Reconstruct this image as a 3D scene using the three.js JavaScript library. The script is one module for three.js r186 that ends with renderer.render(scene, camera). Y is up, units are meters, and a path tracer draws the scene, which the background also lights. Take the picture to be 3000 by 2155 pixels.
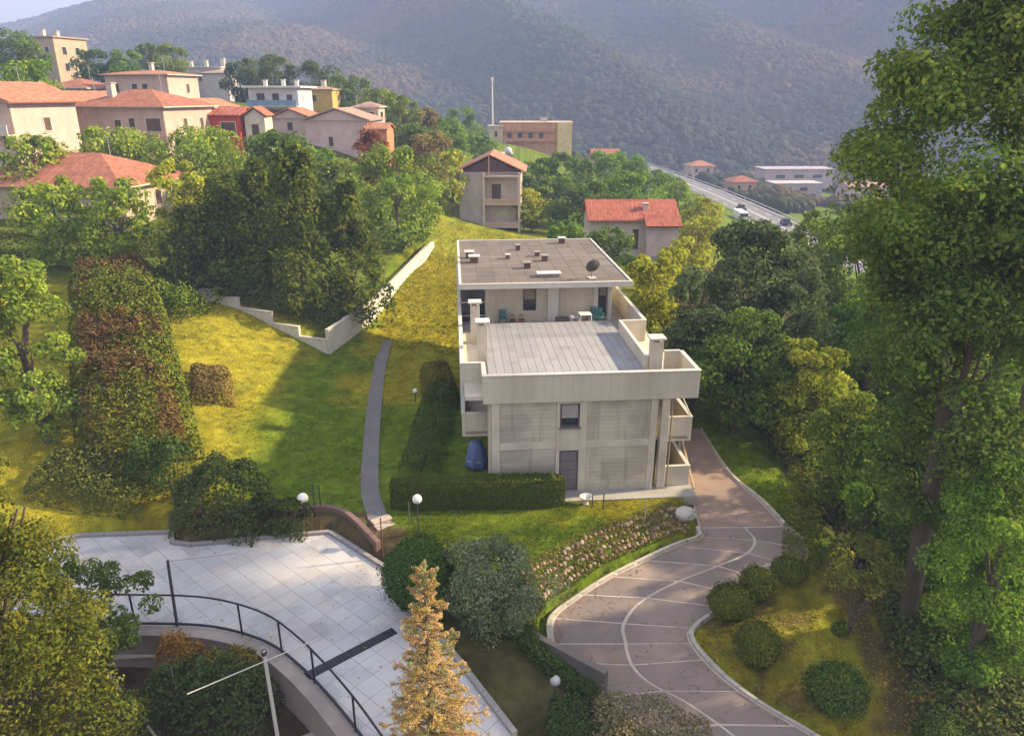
import * as THREE from 'three';
import { mergeGeometries } from 'three/addons/utils/BufferGeometryUtils.js';
import { RoundedBoxGeometry } from 'three/addons/geometries/RoundedBoxGeometry.js';

// ---------- camera, sky, sun, exposure ----------
const scene = new THREE.Scene();
const camera = new THREE.PerspectiveCamera(52.83, 1024 / 735, 0.3, 6000);
camera.position.set(0, 19.6, 0);
camera.rotation.set(-20.3 * Math.PI / 180, 0, 0);
scene.add(camera);
const renderer = new THREE.WebGLRenderer({ antialias: true });
renderer.toneMapping = THREE.LinearToneMapping;
renderer.toneMappingExposure = 2.75;
renderer.shadowMap.enabled = true;
const sunElev = 29 * Math.PI / 180, sunAz = 11 * Math.PI / 180;
const sunDir = new THREE.Vector3(Math.cos(sunElev) * Math.cos(sunAz), Math.sin(sunElev), -Math.cos(sunElev) * Math.sin(sunAz));
// hazy evening sky: pale at the horizon, bluer overhead, a broad warm glow towards the sun
const SKY_W = 512, SKY_H = 256, skyData = new Float32Array(SKY_W * SKY_H * 4);
for (let j = 0; j < SKY_H; j++) for (let i = 0; i < SKY_W; i++) {
  const el = ((j + 0.5) / SKY_H - 0.5) * Math.PI, az = ((i + 0.5) / SKY_W - 0.5) * 2 * Math.PI, dir = new THREE.Vector3(Math.cos(el) * Math.cos(az), Math.sin(el), Math.cos(el) * Math.sin(az));
  const t = Math.pow(Math.max(0, Math.sin(el)), 0.55), g = 0.48 * Math.exp(-dir.angleTo(sunDir) / 0.5), k = 4 * (j * SKY_W + i);
  skyData[k] = (0.68 + (0.32 - 0.68) * t) + 1.0 * g; skyData[k + 1] = (0.62 + (0.36 - 0.62) * t) + 0.84 * g; skyData[k + 2] = (0.56 + (0.45 - 0.56) * t) + 0.6 * g; skyData[k + 3] = 1;
}
const skyTex = new THREE.DataTexture(skyData, SKY_W, SKY_H, THREE.RGBAFormat, THREE.FloatType);
skyTex.mapping = THREE.EquirectangularReflectionMapping; skyTex.magFilter = THREE.LinearFilter; skyTex.needsUpdate = true;
scene.background = skyTex; scene.environment = skyTex;
const sun = new THREE.DirectionalLight(new THREE.Color().setRGB(1, 0.8, 0.5), 5);
sun.position.copy(sunDir).multiplyScalar(150).add(new THREE.Vector3(0, 0, -45)); sun.target.position.set(0, 0, -45);
sun.castShadow = true; sun.shadow.radius = 3; sun.shadow.mapSize.set(4096, 4096);
Object.assign(sun.shadow.camera, { left: -90, right: 90, top: 90, bottom: -90, near: 1, far: 400 });
sun.name = 'sun'; scene.add(sun, sun.target);
scene.fog = new THREE.FogExp2(new THREE.Color().setRGB(0.44, 0.55, 1.0), 0.0008);

// ---------- helpers ----------
function rngOf(a) { return () => { a |= 0; a = a + 0x6D2B79F5 | 0; let t = Math.imul(a ^ a >>> 15, 1 | a); t = t + Math.imul(t ^ t >>> 7, 61 | t) ^ t; return ((t ^ t >>> 14) >>> 0) / 4294967296; }; }
const R = rngOf(77);
function hash2(i, j) { let h = Math.imul(i, 374761393) + Math.imul(j, 668265263) | 0; h = Math.imul(h ^ h >>> 13, 1274126177); return ((h ^ h >>> 16) >>> 0) / 4294967296; }
function noise2(x, y) { const i = Math.floor(x), j = Math.floor(y), u = x - i, v = y - j, s = u * u * (3 - 2 * u), t = v * v * (3 - 2 * v);
  const a = hash2(i, j), b = hash2(i + 1, j), c = hash2(i, j + 1), d = hash2(i + 1, j + 1); return a + (b - a) * s + (c - a) * t + (a - b - c + d) * s * t; }
function fbm(x, y, o = 4) { let s = 0, a = 0.5, n = 0; for (let k = 0; k < o; k++) { s += a * noise2(x, y); n += a; a *= 0.5; x = x * 2.03 + 17.3; y = y * 2.03 + 9.1; } return s / n; }
const clamp = (v, a = 0, b = 1) => Math.min(b, Math.max(a, v)), sstep = (a, b, v) => { v = clamp((v - a) / (b - a)); return v * v * (3 - 2 * v); }, mix = (a, b, t) => a + (b - a) * t;
const V = (x, y, z) => new THREE.Vector3(x, y, z);
const used = new Map();
function numbered(n) { const k = used.get(n) || 0; used.set(n, k + 1); return k ? n + '_' + String(k).padStart(3, '0') : n; }
function thing(name, label, category, pos = [0, 0, 0], turn = 0, group) {
  const o = new THREE.Group(); o.name = numbered(name); o.position.set(...pos); o.rotation.y = turn;
  o.userData = { label, category }; if (group) o.userData.group = group; scene.add(o); return o;
}
function part(parent, name, geo, m, pos) { const o = new THREE.Mesh(geo, m); o.name = name; if (pos) o.position.set(...pos); parent.add(o); return o; }
function single(name, geo, m, label, category, pos, group) { const o = new THREE.Mesh(geo, m); o.name = numbered(name); if (pos) o.position.set(...pos); o.userData = { label, category }; if (group) o.userData.group = group; scene.add(o); return o; }
function structure(name, geo, m, label, category = 'ground') { const o = new THREE.Mesh(geo, m); o.name = name; o.userData = { kind: 'structure', label, category }; scene.add(o); return o; }
function boxUV(g) { // uv in metres from the face's main direction
  const p = g.attributes.position, n = g.attributes.normal, uv = new Float32Array(p.count * 2);
  for (let i = 0; i < p.count; i++) { const ax = Math.abs(n.getX(i)), ay = Math.abs(n.getY(i)), az = Math.abs(n.getZ(i));
    const x = p.getX(i), y = p.getY(i), z = p.getZ(i);
    if (ay >= ax && ay >= az) { uv[2 * i] = x; uv[2 * i + 1] = z; } else if (ax >= az) { uv[2 * i] = z; uv[2 * i + 1] = y; } else { uv[2 * i] = x; uv[2 * i + 1] = y; } }
  g.setAttribute('uv', new THREE.BufferAttribute(uv, 2)); return g;
}
function bx(x0, x1, y0, y1, z0, z1) { const g = new THREE.BoxGeometry(Math.abs(x1 - x0), Math.abs(y1 - y0), Math.abs(z1 - z0)); g.translate((x0 + x1) / 2, (y0 + y1) / 2, (z0 + z1) / 2); return boxUV(g); }
function rbx(x0, x1, y0, y1, z0, z1, r = 0.03) { const g = new RoundedBoxGeometry(Math.abs(x1 - x0), Math.abs(y1 - y0), Math.abs(z1 - z0), 1, r); g.translate((x0 + x1) / 2, (y0 + y1) / 2, (z0 + z1) / 2); return boxUV(g); }
function tube(pts, r, seg = 24, rs = 6) { return new THREE.TubeGeometry(new THREE.CatmullRomCurve3(pts.map(p => p.isVector3 ? p : V(...p))), seg, r, rs); }
function rod(a, b, r0, r1 = r0, rs = 7) { const A = V(...a), B = V(...b), d = B.clone().sub(A), g = new THREE.CylinderGeometry(r1, r0, d.length(), rs); g.translate(0, d.length() / 2, 0);
  g.applyQuaternion(new THREE.Quaternion().setFromUnitVectors(V(0, 1, 0), d.normalize())); g.translate(A.x, A.y, A.z); return g; }
function merge(list) { return mergeGeometries(list.map(g => { const q = g.index ? g.toNonIndexed() : g; for (const k of Object.keys(q.attributes)) if (!['position', 'normal', 'uv'].includes(k)) q.deleteAttribute(k); if (!q.attributes.uv) boxUV(q); return q; })); }
function tex(size, metres, fn, srgb = true) { // tileable-by-mirroring computed texture; fn(u,v) -> [r,g,b] linear-ish 0..1
  const d = new Uint8Array(size * size * 4);
  for (let j = 0; j < size; j++) for (let i = 0; i < size; i++) { const c = fn(i / size * metres, j / size * metres), k = 4 * (j * size + i); for (let q = 0; q < 3; q++) d[k + q] = clamp(srgb ? Math.pow(clamp(c[q]), 1 / 2.2) : c[q]) * 255; d[k + 3] = 255; }
  const t = new THREE.DataTexture(d, size, size); t.wrapS = t.wrapT = THREE.MirroredRepeatWrapping; t.magFilter = THREE.LinearFilter; t.minFilter = THREE.LinearMipmapLinearFilter; t.generateMipmaps = true;
  t.repeat.set(1 / metres, 1 / metres); if (srgb) t.colorSpace = THREE.SRGBColorSpace; t.needsUpdate = true; return t;
}
const col = (r, g, b) => new THREE.Color().setRGB(r, g, b);
function mat(c, rough = 0.85, extra = {}) { return new THREE.MeshStandardMaterial({ color: Array.isArray(c) ? col(...c) : c, roughness: rough, ...extra }); }
// plaster and concrete: grain and blotches around white, multiplied by the colour of the material
const grainTex = tex(512, 6, (u, v) => { const a = 0.80 + 0.22 * (fbm(u * 1.1, v * 1.1, 5) - 0.5) * 2 * 0.6 + 0.10 * (hash2(u * 85 | 0, v * 85 | 0) - 0.5) + 0.14 * (fbm(u * 7 + 40, v * 1.2, 3) - 0.5); return [a, a * 0.99, a * 0.97]; });
const grainBump = tex(512, 3, (u, v) => { const a = fbm(u * 9, v * 9, 4); return [a, a, a]; }, false);
const stainTex = tex(1024, 12, (u, v) => { let a = 0.86 + 0.3 * (fbm(u * 0.5, v * 0.5, 5) - 0.5) + 0.09 * (hash2(u * 80 | 0, v * 80 | 0) - 0.5); const s = sstep(0.52, 0.72, fbm(u * 0.9 + 7, v * 0.9 + 3, 5)); a *= 1 - 0.16 * s;
  const p = sstep(0.55, 0.7, fbm(u * 0.35 + 30, v * 0.7 + 3, 4)); return [a * (1 + 0.03 * p), a * (1 - 0.015 * p), a * (1 - 0.03 * p)]; });
const asphTex = tex(1024, 9, (u, v) => { let a = 0.82 + 0.32 * (fbm(u * 0.8, v * 0.8, 5) - 0.5) + 0.22 * (hash2(u * 110 | 0, v * 110 | 0) - 0.5); const c = Math.abs(fbm(u * 0.7 + 50, v * 0.7, 4) - 0.5); if (c < 0.006) a *= 0.7; return [a, a * 0.985, a * 0.97]; });
const matte = (c, extra = {}) => new THREE.MeshPhysicalMaterial({ color: col(...c), roughness: 1, specularIntensity: 0.08, ...extra });
const P = (c, rough = 0.9, t = grainTex) => mat(c, rough, { map: t, bumpMap: grainBump, bumpScale: 0.004 });

// ---------- terrain ----------
const DRIVE = [[10.34, -42.54, 11.08, -42.4, 11.8, -42.2, -0.1], [9.71, -37.22, 10.96, -37.12, 12.12, -36.96, -0.3], [9.5, -34.02, 11.16, -34.02, 13.06, -34.02, -0.45], [9.29, -31.75, 11.59, -31.79, 13.57, -31.87, -0.6], [9.25, -31.18, 11.83, -30.91, 14.13, -30.14, -0.75], [8.0, -30.63, 11.21, -30.03, 13.28, -28.92, -0.9], [6.33, -29.73, 9.64, -29.3, 11.67, -28.07, -1.1], [4.49, -28.61, 7.43, -28.28, 10.14, -27.31, -1.3], [2.94, -27.41, 5.72, -27.19, 8.88, -26.64, -1.5], [1.84, -26.41, 4.82, -26.06, 7.66, -25.77, -1.75], [1.71, -25.17, 4.76, -25.17, 7.51, -25.17, -1.95], [2.04, -24.15, 4.87, -23.98, 7.87, -24.28, -2.1], [3.13, -23.02, 5.48, -23.21, 8.57, -23.26, -2.3], [4.4, -21.85, 6.9, -22.3, 9.65, -22.19, -2.5], [5.87, -20.58, 8.4, -20.78, 11.31, -20.78, -2.7], [7.72, -18.36, 9.98, -18.7, 12.85, -18.88, -2.9]];
const YARD = [[-8.9, -31.1], [-12.2, -30.55], [-15.2, -30.0], [-16.2, -30.2], [-16.6, -31.1], [-20.8, -30.8], [-23, -30], [-23, -25], [-18.5, -24.4], [-16, -24.3], [-12.35, -24.1], [-10.7, -23.7], [-9.3, -23.05], [-8, -22], [-6.85, -20.8], [-5.2, -18.95], [-3.4, -16.6], [1.6, -16.6], [0.1, -18.95], [-5.5, -28.0]];
const YARD_Y = -0.5;
function inPoly(x, z, poly) { let c = false; for (let i = 0, j = poly.length - 1; i < poly.length; j = i++) { const [xi, zi] = poly[i], [xj, zj] = poly[j]; if ((zi > z) !== (zj > z) && x < (xj - xi) * (z - zi) / (zj - zi) + xi) c = !c; } return c; }
function polyDist(x, z, poly) { let b = 1e9; for (let i = 0, j = poly.length - 1; i < poly.length; j = i++) { const [ax, az] = poly[j], [bx_, bz] = poly[i]; const dx = bx_ - ax, dz = bz - az, t = clamp(((x - ax) * dx + (z - az) * dz) / (dx * dx + dz * dz)); b = Math.min(b, Math.hypot(x - ax - dx * t, z - az - dz * t)); } return b; }
const CP = [[-8, -33, 0], [-10, -45, 0.25], [-11, -56, 0.8], [-14, -38, 0.7], [-13.5, -47, 0.9], [-17, -36, 1.2], [-17, -44, 2.0], [-21, -48, 4], [-21, -40, 2.6], [-18, -52, 2.6], [-26, -40, 3.2], [-26, -50, 4.6],
  [-15, -57, 2.9], [-13.2, -62, 2.6], [-12, -80, 3.4], [-20, -58, 4.2], [-8, -62, 0.9], [-8, -80, 1.4], [-28, -58, 5.2], [-30, -68, 6.2], [-40, -60, 6.6], [-50, -73, 8.2], [-35, -75, 7.8], [-42, -72, 8.4], [-45, -98, 12.5], [-55, -88, 12.2], [-40, -108, 13.2], [-60, -110, 15.4],
  [-58, -125, 17.6], [-41, -135, 15.3], [-36, -150, 16.0], [-25, -118, 11], [-98, -170, 20], [-73, -190, 18.6], [-22, -150, 9.5], [-13, -88, 4.2], [-3, -75, 1.6], [-3, -112, 1.2], [14, -90, 1.1], [0, -140, 3], [5, -205, 6.4], [30, -150, -2], [30, -200, -3], [60, -170, -10.4], [62, -290, -10.4], [62, -230, -10.4], [62, -140, -10.4],
  [80, -270, -14], [100, -270, -15], [120, -150, -18], [40, -100, -5], [25, -60, -5], [22, -40, -3.6], [25, -25, -3.8], [20, -15, -3.6], [45, -40, -9], [12, -10, -3.2], [-3, -10, -3.2], [-20, -10, -3], [-27, -25, -0.4], [-40, -30, 3], [-60, -40, 8], [-90, -80, 17], [-60, -10, 4],
  [0, -33, 0], [0, -27.5, -0.1], [-4.5, -28.5, -0.3], [8, -33, 0], [4, -30.5, 0], [9.5, -45, -0.2], [11, -60, 0.2], [0, -62, 0.9], [-5, -40, 0], [-5, -55, 0.4], [5, -45, 0], [5, -58, 0.3], [14.6, -35, -0.25], [15, -31, -0.8], [17.5, -34, -1.8], [14, -42, -0.2],
  [12.6, -26, -1.6], [11, -23.3, -2.1], [14, -22.5, -2.2], [15.5, -27, -1.6], [18, -24, -2.6], [-13, -22, -1.9], [-9, -19, -2.1], [-15, -19, -2], [-12, -26.5, -0.7], [-10.5, -31.9, 0.15], [-7, -31.3, -0.05], [-13.5, -31.6, 0.1], [-20, -32.2, 0.3], [-1, -22.5, -1.5], [1, -20, -2.2], [-3.5, -24.5, -1.1], [3, -17, -2.8], [0.2, -24.7, -0.9],
  [-150, -60, 28], [-200, -200, 34], [-150, 60, 10], [150, 60, -25], [200, -120, -24], [0, 60, -6], [250, -320, -26], [0, -330, -12], [-120, -300, 10], [-250, -420, 20], [0, -450, -26], [300, -500, -28], [-600, -600, 20], [600, -600, -28], [-600, 300, 30], [600, 300, -30], [0, 300, -10], [0, -800, -30], [-900, -1200, 0], [900, -1200, -30]];
for (const d of DRIVE) { CP.push([d[0] - 0.5, d[1], d[6] - 0.1], [d[2], d[3], d[6] - 0.15], [d[4] + 0.4, d[5], d[6] - 0.05]); }
// multiquadric interpolation through the survey points
const MQ = (() => { const n = CP.length, N = n + 1, A = [], c2 = 4; for (let i = 0; i < N; i++) { const r = new Float64Array(N + 1); A.push(r); for (let j = 0; j < n; j++) r[j] = i < n ? Math.sqrt((CP[i][0] - CP[j][0]) ** 2 + (CP[i][1] - CP[j][1]) ** 2 + c2) : 1; if (i < n) { r[i] -= 0.6; r[n] = 1; r[N] = CP[i][2]; } }
  for (let k = 0; k < N; k++) { let m = k; for (let i = k + 1; i < N; i++) if (Math.abs(A[i][k]) > Math.abs(A[m][k])) m = i; [A[k], A[m]] = [A[m], A[k]]; for (let i = 0; i < N; i++) if (i !== k) { const f = A[i][k] / A[k][k]; if (f) for (let j = k; j <= N; j++) A[i][j] -= f * A[k][j]; } }
  const w = A.map((r, i) => r[N] / r[i]); return (x, z) => { let s = w[n]; for (let j = 0; j < n; j++) { const dx = x - CP[j][0], dz = z - CP[j][1]; s += w[j] * Math.sqrt(dx * dx + dz * dz + c2); } return s; }; })();
// the driveway's surface
const lerpRow = (f) => { const n = DRIVE.length - 1, i = Math.min(n - 1, Math.floor(f)), t = f - i, g = (k) => DRIVE[clamp(k, 0, n)]; return DRIVE[0].map((_, q) => { const a = g(i - 1)[q], b = g(i)[q], c = g(i + 1)[q], d = g(i + 2)[q]; return 0.5 * (2 * b + (c - a) * t + (2 * a - 5 * b + 4 * c - d) * t * t + (3 * b - a - 3 * c + d) * t * t * t); }); };
function drivePt(f, s) { const r = lerpRow(f), a = s < 0.5 ? 0 : 2, t = s < 0.5 ? s * 2 : s * 2 - 1; return V(mix(r[a], r[a + 2], t), r[6], mix(r[a + 1], r[a + 3], t)); }
const driveSamples = []; for (let f = 0; f <= DRIVE.length - 1; f += 0.1) for (let s = 0; s <= 1.001; s += 0.08) driveSamples.push(drivePt(f, s));
const PLOT = [[-18, -23.9], [-12.4, -23.6], [-9.5, -22.6], [-7.1, -20.4], [-4.2, -16.6], [-5, -14], [-18, -14]];
const BX = 3.45, BZ = -34.25, BTH = 0.0785;
function bLocal(x, z) { const dx = x - BX, dz = z - BZ; return [dx * Math.cos(BTH) - dz * Math.sin(BTH), dx * Math.sin(BTH) + dz * Math.cos(BTH)]; }
function ground(x, z) {
  let y = MQ(x, z);
  if (x > -30 && x < 25 && z > -66 && z < -8) {
    const [lx, lz] = bLocal(x, z); const e = Math.max(Math.abs(lx) - 6.4, lz - 0.9, -26.5 - lz); y = mix(-0.02, y, sstep(0, 2.2, e));
    const plot = inPoly(x, z, PLOT) || polyDist(x, z, PLOT) < 0.55; if (plot) y = -2.0;
    if (inPoly(x, z, YARD) || (!plot && polyDist(x, z, YARD) < 0.3)) y = YARD_Y - 0.3;
    if (x > 0) for (const p of driveSamples) { const d2 = (p.x - x) ** 2 + (p.z - z) ** 2; if (d2 < 0.36) y = Math.min(y, p.y - 0.12); }
  }
  return y;
}
const WALL = [[-9.7, -81], [-11.6, -60.3], [-13.7, -52.2], [-18.2, -54], [-21, -55.2], [-25, -56]];
// matter of the ground: 0 green lawn, 1 dry yellow grass, also for the sunlit slope, 2 soil, 3 wood floor
function soilAt(x, z) {
  const n = fbm(x * 0.35, z * 0.35, 4), D = -z;
  let dry = 0, soil = 0, wood = 0; const j = (n - 0.5) * 5, m = (v, lo, hi, w) => sstep(lo - w, lo + w, v + j) * (1 - sstep(hi - w, hi + w, v + j));
  dry = Math.max(dry, 0.97 * (1 - sstep(-17, -13.5, x + j * 0.8)) * m(D, 29, 57, 1.5));                      // the dry meadow slope; greener where the building shades it, shade put into the colour
  dry = Math.max(dry, 0.9 * m(x, -11, -2, 1) * m(D, 46, 86, 2));
  dry = Math.max(dry, (0.55 + 0.6 * (n - 0.5)) * m(D, 60, 110, 4) * m(x, -12, 30, 2));
  dry = Math.max(dry, 0.75 * m(x, 2.5, 10, 0.9) * m(D, 31.3, 34.5, 0.7));
  if (x > 7.2 && D < 29.5) { dry = Math.max(dry, 0.8 + 0.5 * (n - 0.5)); soil = sstep(0.42, 0.66, fbm(x * 0.8 + 9, z * 0.8, 4)) * 0.8; }
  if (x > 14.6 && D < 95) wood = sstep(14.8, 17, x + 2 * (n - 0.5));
  if (inPoly(x, z, PLOT) || polyDist(x, z, PLOT) < 1.1) soil = 1;
  if (x > -17 && x < -5.2 && D > 28 && D < 32.3 && !(x > -6.4 && D > 31.2)) soil = Math.max(soil, 0.9);
  soil = Math.max(soil, 0.75 * m(x, -6.5, 5, 0.6) * (1 - sstep(25, 26.4, D + j * 0.4)));
  if (D > 56 && x < -12.5) wood = Math.max(wood, 0.35);
  if (D < 16) wood = 1;
  return [clamp(dry + 0.35 * (n - 0.5)), clamp(soil), clamp(wood)];
}
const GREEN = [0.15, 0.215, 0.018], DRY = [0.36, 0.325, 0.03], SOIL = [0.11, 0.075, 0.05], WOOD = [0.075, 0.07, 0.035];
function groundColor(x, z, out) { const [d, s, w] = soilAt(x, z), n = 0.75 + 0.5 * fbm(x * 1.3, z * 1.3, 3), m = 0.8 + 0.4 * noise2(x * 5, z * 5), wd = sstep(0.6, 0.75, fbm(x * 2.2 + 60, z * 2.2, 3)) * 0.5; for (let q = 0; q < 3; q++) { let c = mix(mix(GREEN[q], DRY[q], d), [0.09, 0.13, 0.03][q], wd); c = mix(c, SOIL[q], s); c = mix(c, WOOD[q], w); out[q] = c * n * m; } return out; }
{
  const axis = (lo, hi, fine0, fine1, st) => { const a = []; let s = st, v = fine0; while (v > lo) { s *= 1.09; v -= s; a.unshift(Math.max(v, lo)); } for (v = fine0; v < fine1; v += st) a.push(v); s = st; v = fine1; a.push(v); while (v < hi) { s *= 1.09; v += s; a.push(Math.min(v, hi)); } return a; };
  const xs = axis(-1800, 1800, -32, 24, 0.4), zs = axis(-2200, 300, -66, -10, 0.4);
  const pos = [], uv = [], cl = [], idx = [], c = [0, 0, 0];
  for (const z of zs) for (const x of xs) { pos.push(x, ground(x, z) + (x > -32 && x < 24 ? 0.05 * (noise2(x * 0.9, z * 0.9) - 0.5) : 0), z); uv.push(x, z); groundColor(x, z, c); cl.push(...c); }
  const W = xs.length; for (let j = 0; j + 1 < zs.length; j++) for (let i = 0; i + 1 < W; i++) { const a = j * W + i; idx.push(a, a + W, a + 1, a + 1, a + W, a + W + 1); }
  const g = new THREE.BufferGeometry(); g.setAttribute('position', new THREE.Float32BufferAttribute(pos, 3)); g.setAttribute('uv', new THREE.Float32BufferAttribute(uv, 2)); g.setAttribute('color', new THREE.Float32BufferAttribute(cl, 3)); g.setIndex(idx); g.computeVertexNormals();
  const gt = tex(1024, 7, (u, v) => { const a = 0.62 + 0.5 * (fbm(u * 3, v * 3, 4) - 0.5) + 0.45 * (hash2(u * 70 | 0, v * 70 | 0) - 0.5) + 0.15 * fbm(u * 20, v * 20, 2); return [a, a, a * 0.95]; });
  structure('ground', g, new THREE.MeshPhysicalMaterial({ vertexColors: true, map: gt, roughness: 1, specularIntensity: 0.08, bumpMap: grainBump, bumpScale: 0.03 }), 'grassy hillside ground falling from the houses to the valley');
}
console.log('terrain');
// ---------- far mountain and its forest ----------
function mountainY(x, z) {
  const D = -z, t = clamp((D - 430) / 870, 0, 1.25);
  const K = [[-1700, 60], [-1100, 100], [-815, 120], [-671, 135], [-574, 147], [-430, 165], [-200, 185], [100, 195], [600, 200], [1800, 200]]; let cr = K[0][1];
  const xx = x * (1300 / Math.max(D, 430)) ; for (let i = 0; i + 1 < K.length; i++) if (xx >= K[i][0]) cr = mix(K[i][1], K[i + 1][1], clamp((xx - K[i][0]) / (K[i + 1][0] - K[i][0])));
  const f = t < 1 ? Math.pow(t, 0.85) : 1 - (t - 1) * 0.3;
  let y = -30 + (cr + 30) * f; const e = clamp(4 * t * (1 - t * 0.85)) ;
  const spur = (q0, k, w, a) => { const q = (x + k * (D - 800) - q0) / w; y += e * a * Math.exp(-q * q); };
  spur(-70, 0.5, 58, 58); spur(305, 0.38, 66, 62); spur(120, 0.45, 50, 30); spur(-330, 0.6, 110, 26); spur(620, 0.3, 120, 44);
  y += e * 26 * (fbm(x * 0.006 + 4, z * 0.006, 4) - 0.5);
  return y - (t <= 0 ? 12 : 0);
}
{
  const pos = [], idx = [], cl = [], NX = 190, NZ = 110;
  for (let j = 0; j <= NZ; j++) for (let i = 0; i <= NX; i++) { const z = -400 - j * 10, x = -1150 + i * 12; pos.push(x, mountainY(x, z), z); const n = 0.7 + 0.6 * fbm(x * 0.02, z * 0.02, 3); cl.push(0.05 * n, 0.055 * n, 0.028 * n); }
  for (let j = 0; j < NZ; j++) for (let i = 0; i < NX; i++) { const a = j * (NX + 1) + i; idx.push(a, a + 1, a + NX + 1, a + 1, a + NX + 2, a + NX + 1); }
  const g = new THREE.BufferGeometry(); g.setAttribute('position', new THREE.Float32BufferAttribute(pos, 3)); g.setAttribute('color', new THREE.Float32BufferAttribute(cl, 3)); g.setIndex(idx); g.computeVertexNormals();
  structure('mountain', g, matte([1, 1, 1], { vertexColors: true }), 'wooded mountainside across the valley in blue haze', 'mountain');
  // the wood on it: one mass of tree crowns
  const r = rngOf(5), blob = new THREE.IcosahedronGeometry(1, 1).toNonIndexed(), bp = blob.attributes.position;
  for (let i = 0; i < bp.count; i++) { const x = bp.getX(i), y = bp.getY(i), z = bp.getZ(i), k = 0.72 + 0.56 * noise2(x * 2.1 + 9, y * 2.1 + z * 3.3); bp.setXYZ(i, x * k, y * k, z * k); } blob.computeVertexNormals();
  const N = 150000, im = new THREE.InstancedMesh(blob, matte([1, 1, 1]), N), o = new THREE.Object3D(), c = new THREE.Color(); let k = 0;
  const keep = [[79, -322, 9], [82, -272, 9], [106, -285, 14], [122, -330, 20], [128, -275, 13], [6.4, -209, 22], [-4, -205, 9], [27, -225, 9], [-4.6, -180, 9]], hwx = z => z < -240 ? 62.4 + (z + 240) * 0.06 : 63;
  while (k < N) { const low = k < 7000, D = low ? 215 + 240 * r() : 425 + 1000 * Math.pow(r(), 0.8), a = low ? -0.3 + 1.1 * r() : -0.78 + r() * 1.5, x = a * D, z = -D; if (x < -1120 || x > 1100) continue; if (low && (Math.abs(x - hwx(z)) < 13 || keep.some(q => Math.hypot(x - q[0], (z - q[1]) * (z > q[1] ? 0.45 : 1)) < q[2]) || fbm(x * 0.03, z * 0.03, 2) < 0.42)) continue;
    const s = (low ? 1.3 : 1.4) + 1.8 * r() * r() + D * 0.0012; o.position.set(x, (low ? ground(x, z) : mountainY(x, z)) + s * 0.55, z); o.scale.set(s, s * (0.8 + 0.7 * r()), s); o.rotation.set(r() * 0.6, r() * 6.3, r() * 0.6); o.updateMatrix(); im.setMatrixAt(k, o.matrix);
    const n = fbm(x * 0.012 + 3, z * 0.012, 3), b = sstep(0.5, 0.72, n), v = 0.85 + 0.3 * r(); c.setRGB(mix(0.045, 0.1, b) * v, mix(0.06, 0.078, b) * v, mix(0.026, 0.036, b) * v); im.setColorAt(k, c); k++; }
  im.name = 'forest'; im.userData = { kind: 'stuff', label: 'mixed forest covering the far mountainside', category: 'forest' }; scene.add(im);
}
// ---------- lawns ----------
{
  const r = rngOf(11), geo = (() => { const p = []; for (let k = 0; k < 5; k++) { const a = k * 1.257 + 0.4, w = 0.16, l = 0.5 + 0.25 * (k % 3), dx = Math.cos(a), dz = Math.sin(a); p.push(-dz * w, 0, dx * w, dz * w, 0, -dx * w, dx * l * 0.8, 1 - 0.12 * k, dz * l * 0.8); } const g = new THREE.BufferGeometry(); g.setAttribute('position', new THREE.Float32BufferAttribute(p, 3)); g.computeVertexNormals(); return g; })();
  const spots = [], c = [0, 0, 0];
  const zone = (x0, x1, z0, z1, n, ok) => { for (let i = 0; i < n; i++) { const x = mix(x0, x1, r()), z = mix(z0, z1, r()); if (!ok(x, z)) continue; const [, s, w] = soilAt(x, z); if (s > 0.5 + 0.3 * r() || w > 0.5) continue; spots.push([x, z]); } };
  const onDrive = (x, z) => driveSamples.some(p => (p.x - x) ** 2 + (p.z - z) ** 2 < 0.2), inB = (x, z) => { const [a, b] = bLocal(x, z); return Math.abs(a) < 6.1 && b < 0.9 && b > -26; };
  zone(-6.5, 10, -33.6, -25, 58000, (x, z) => !inPoly(x, z, YARD) && !inB(x, z) && !(x > 1 && onDrive(x, z)));
  zone(-30, -7.6, -56, -31, 70000, (x, z) => !inPoly(x, z, YARD) && !inB(x, z));
  zone(-11, -2, -84, -46, 16000, (x, z) => !inB(x, z));
  zone(7, 18, -44, -19, 38000, (x, z) => !onDrive(x, z) && !inB(x, z));
  zone(-10, 16, -100, -60, 9000, () => true);
  const im = new THREE.InstancedMesh(geo, matte([1, 1, 1], { side: THREE.DoubleSide }), spots.length), o = new THREE.Object3D(), cc = new THREE.Color();
  spots.forEach(([x, z], i) => { const s = 0.055 + 0.1 * r() * r() + (-z > 56 ? 0.1 : 0); o.position.set(x, ground(x, z) - 0.03, z); o.scale.set(s, s * (0.7 + 0.7 * r()), s); o.rotation.set(0, r() * 6.3, 0); o.updateMatrix(); im.setMatrixAt(i, o.matrix); groundColor(x, z, c); const v = 0.65 + 0.6 * r(), y = r() * 0.3; cc.setRGB(c[0] * v * (1 + y), c[1] * v * (1 + y * 0.4), c[2] * v); im.setColorAt(i, cc); });
  im.name = 'grass'; im.userData = { kind: 'stuff', label: 'short grass of the lawns and the meadow slope', category: 'grass' }; scene.add(im);
  console.log('grass', spots.length);
}
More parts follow.
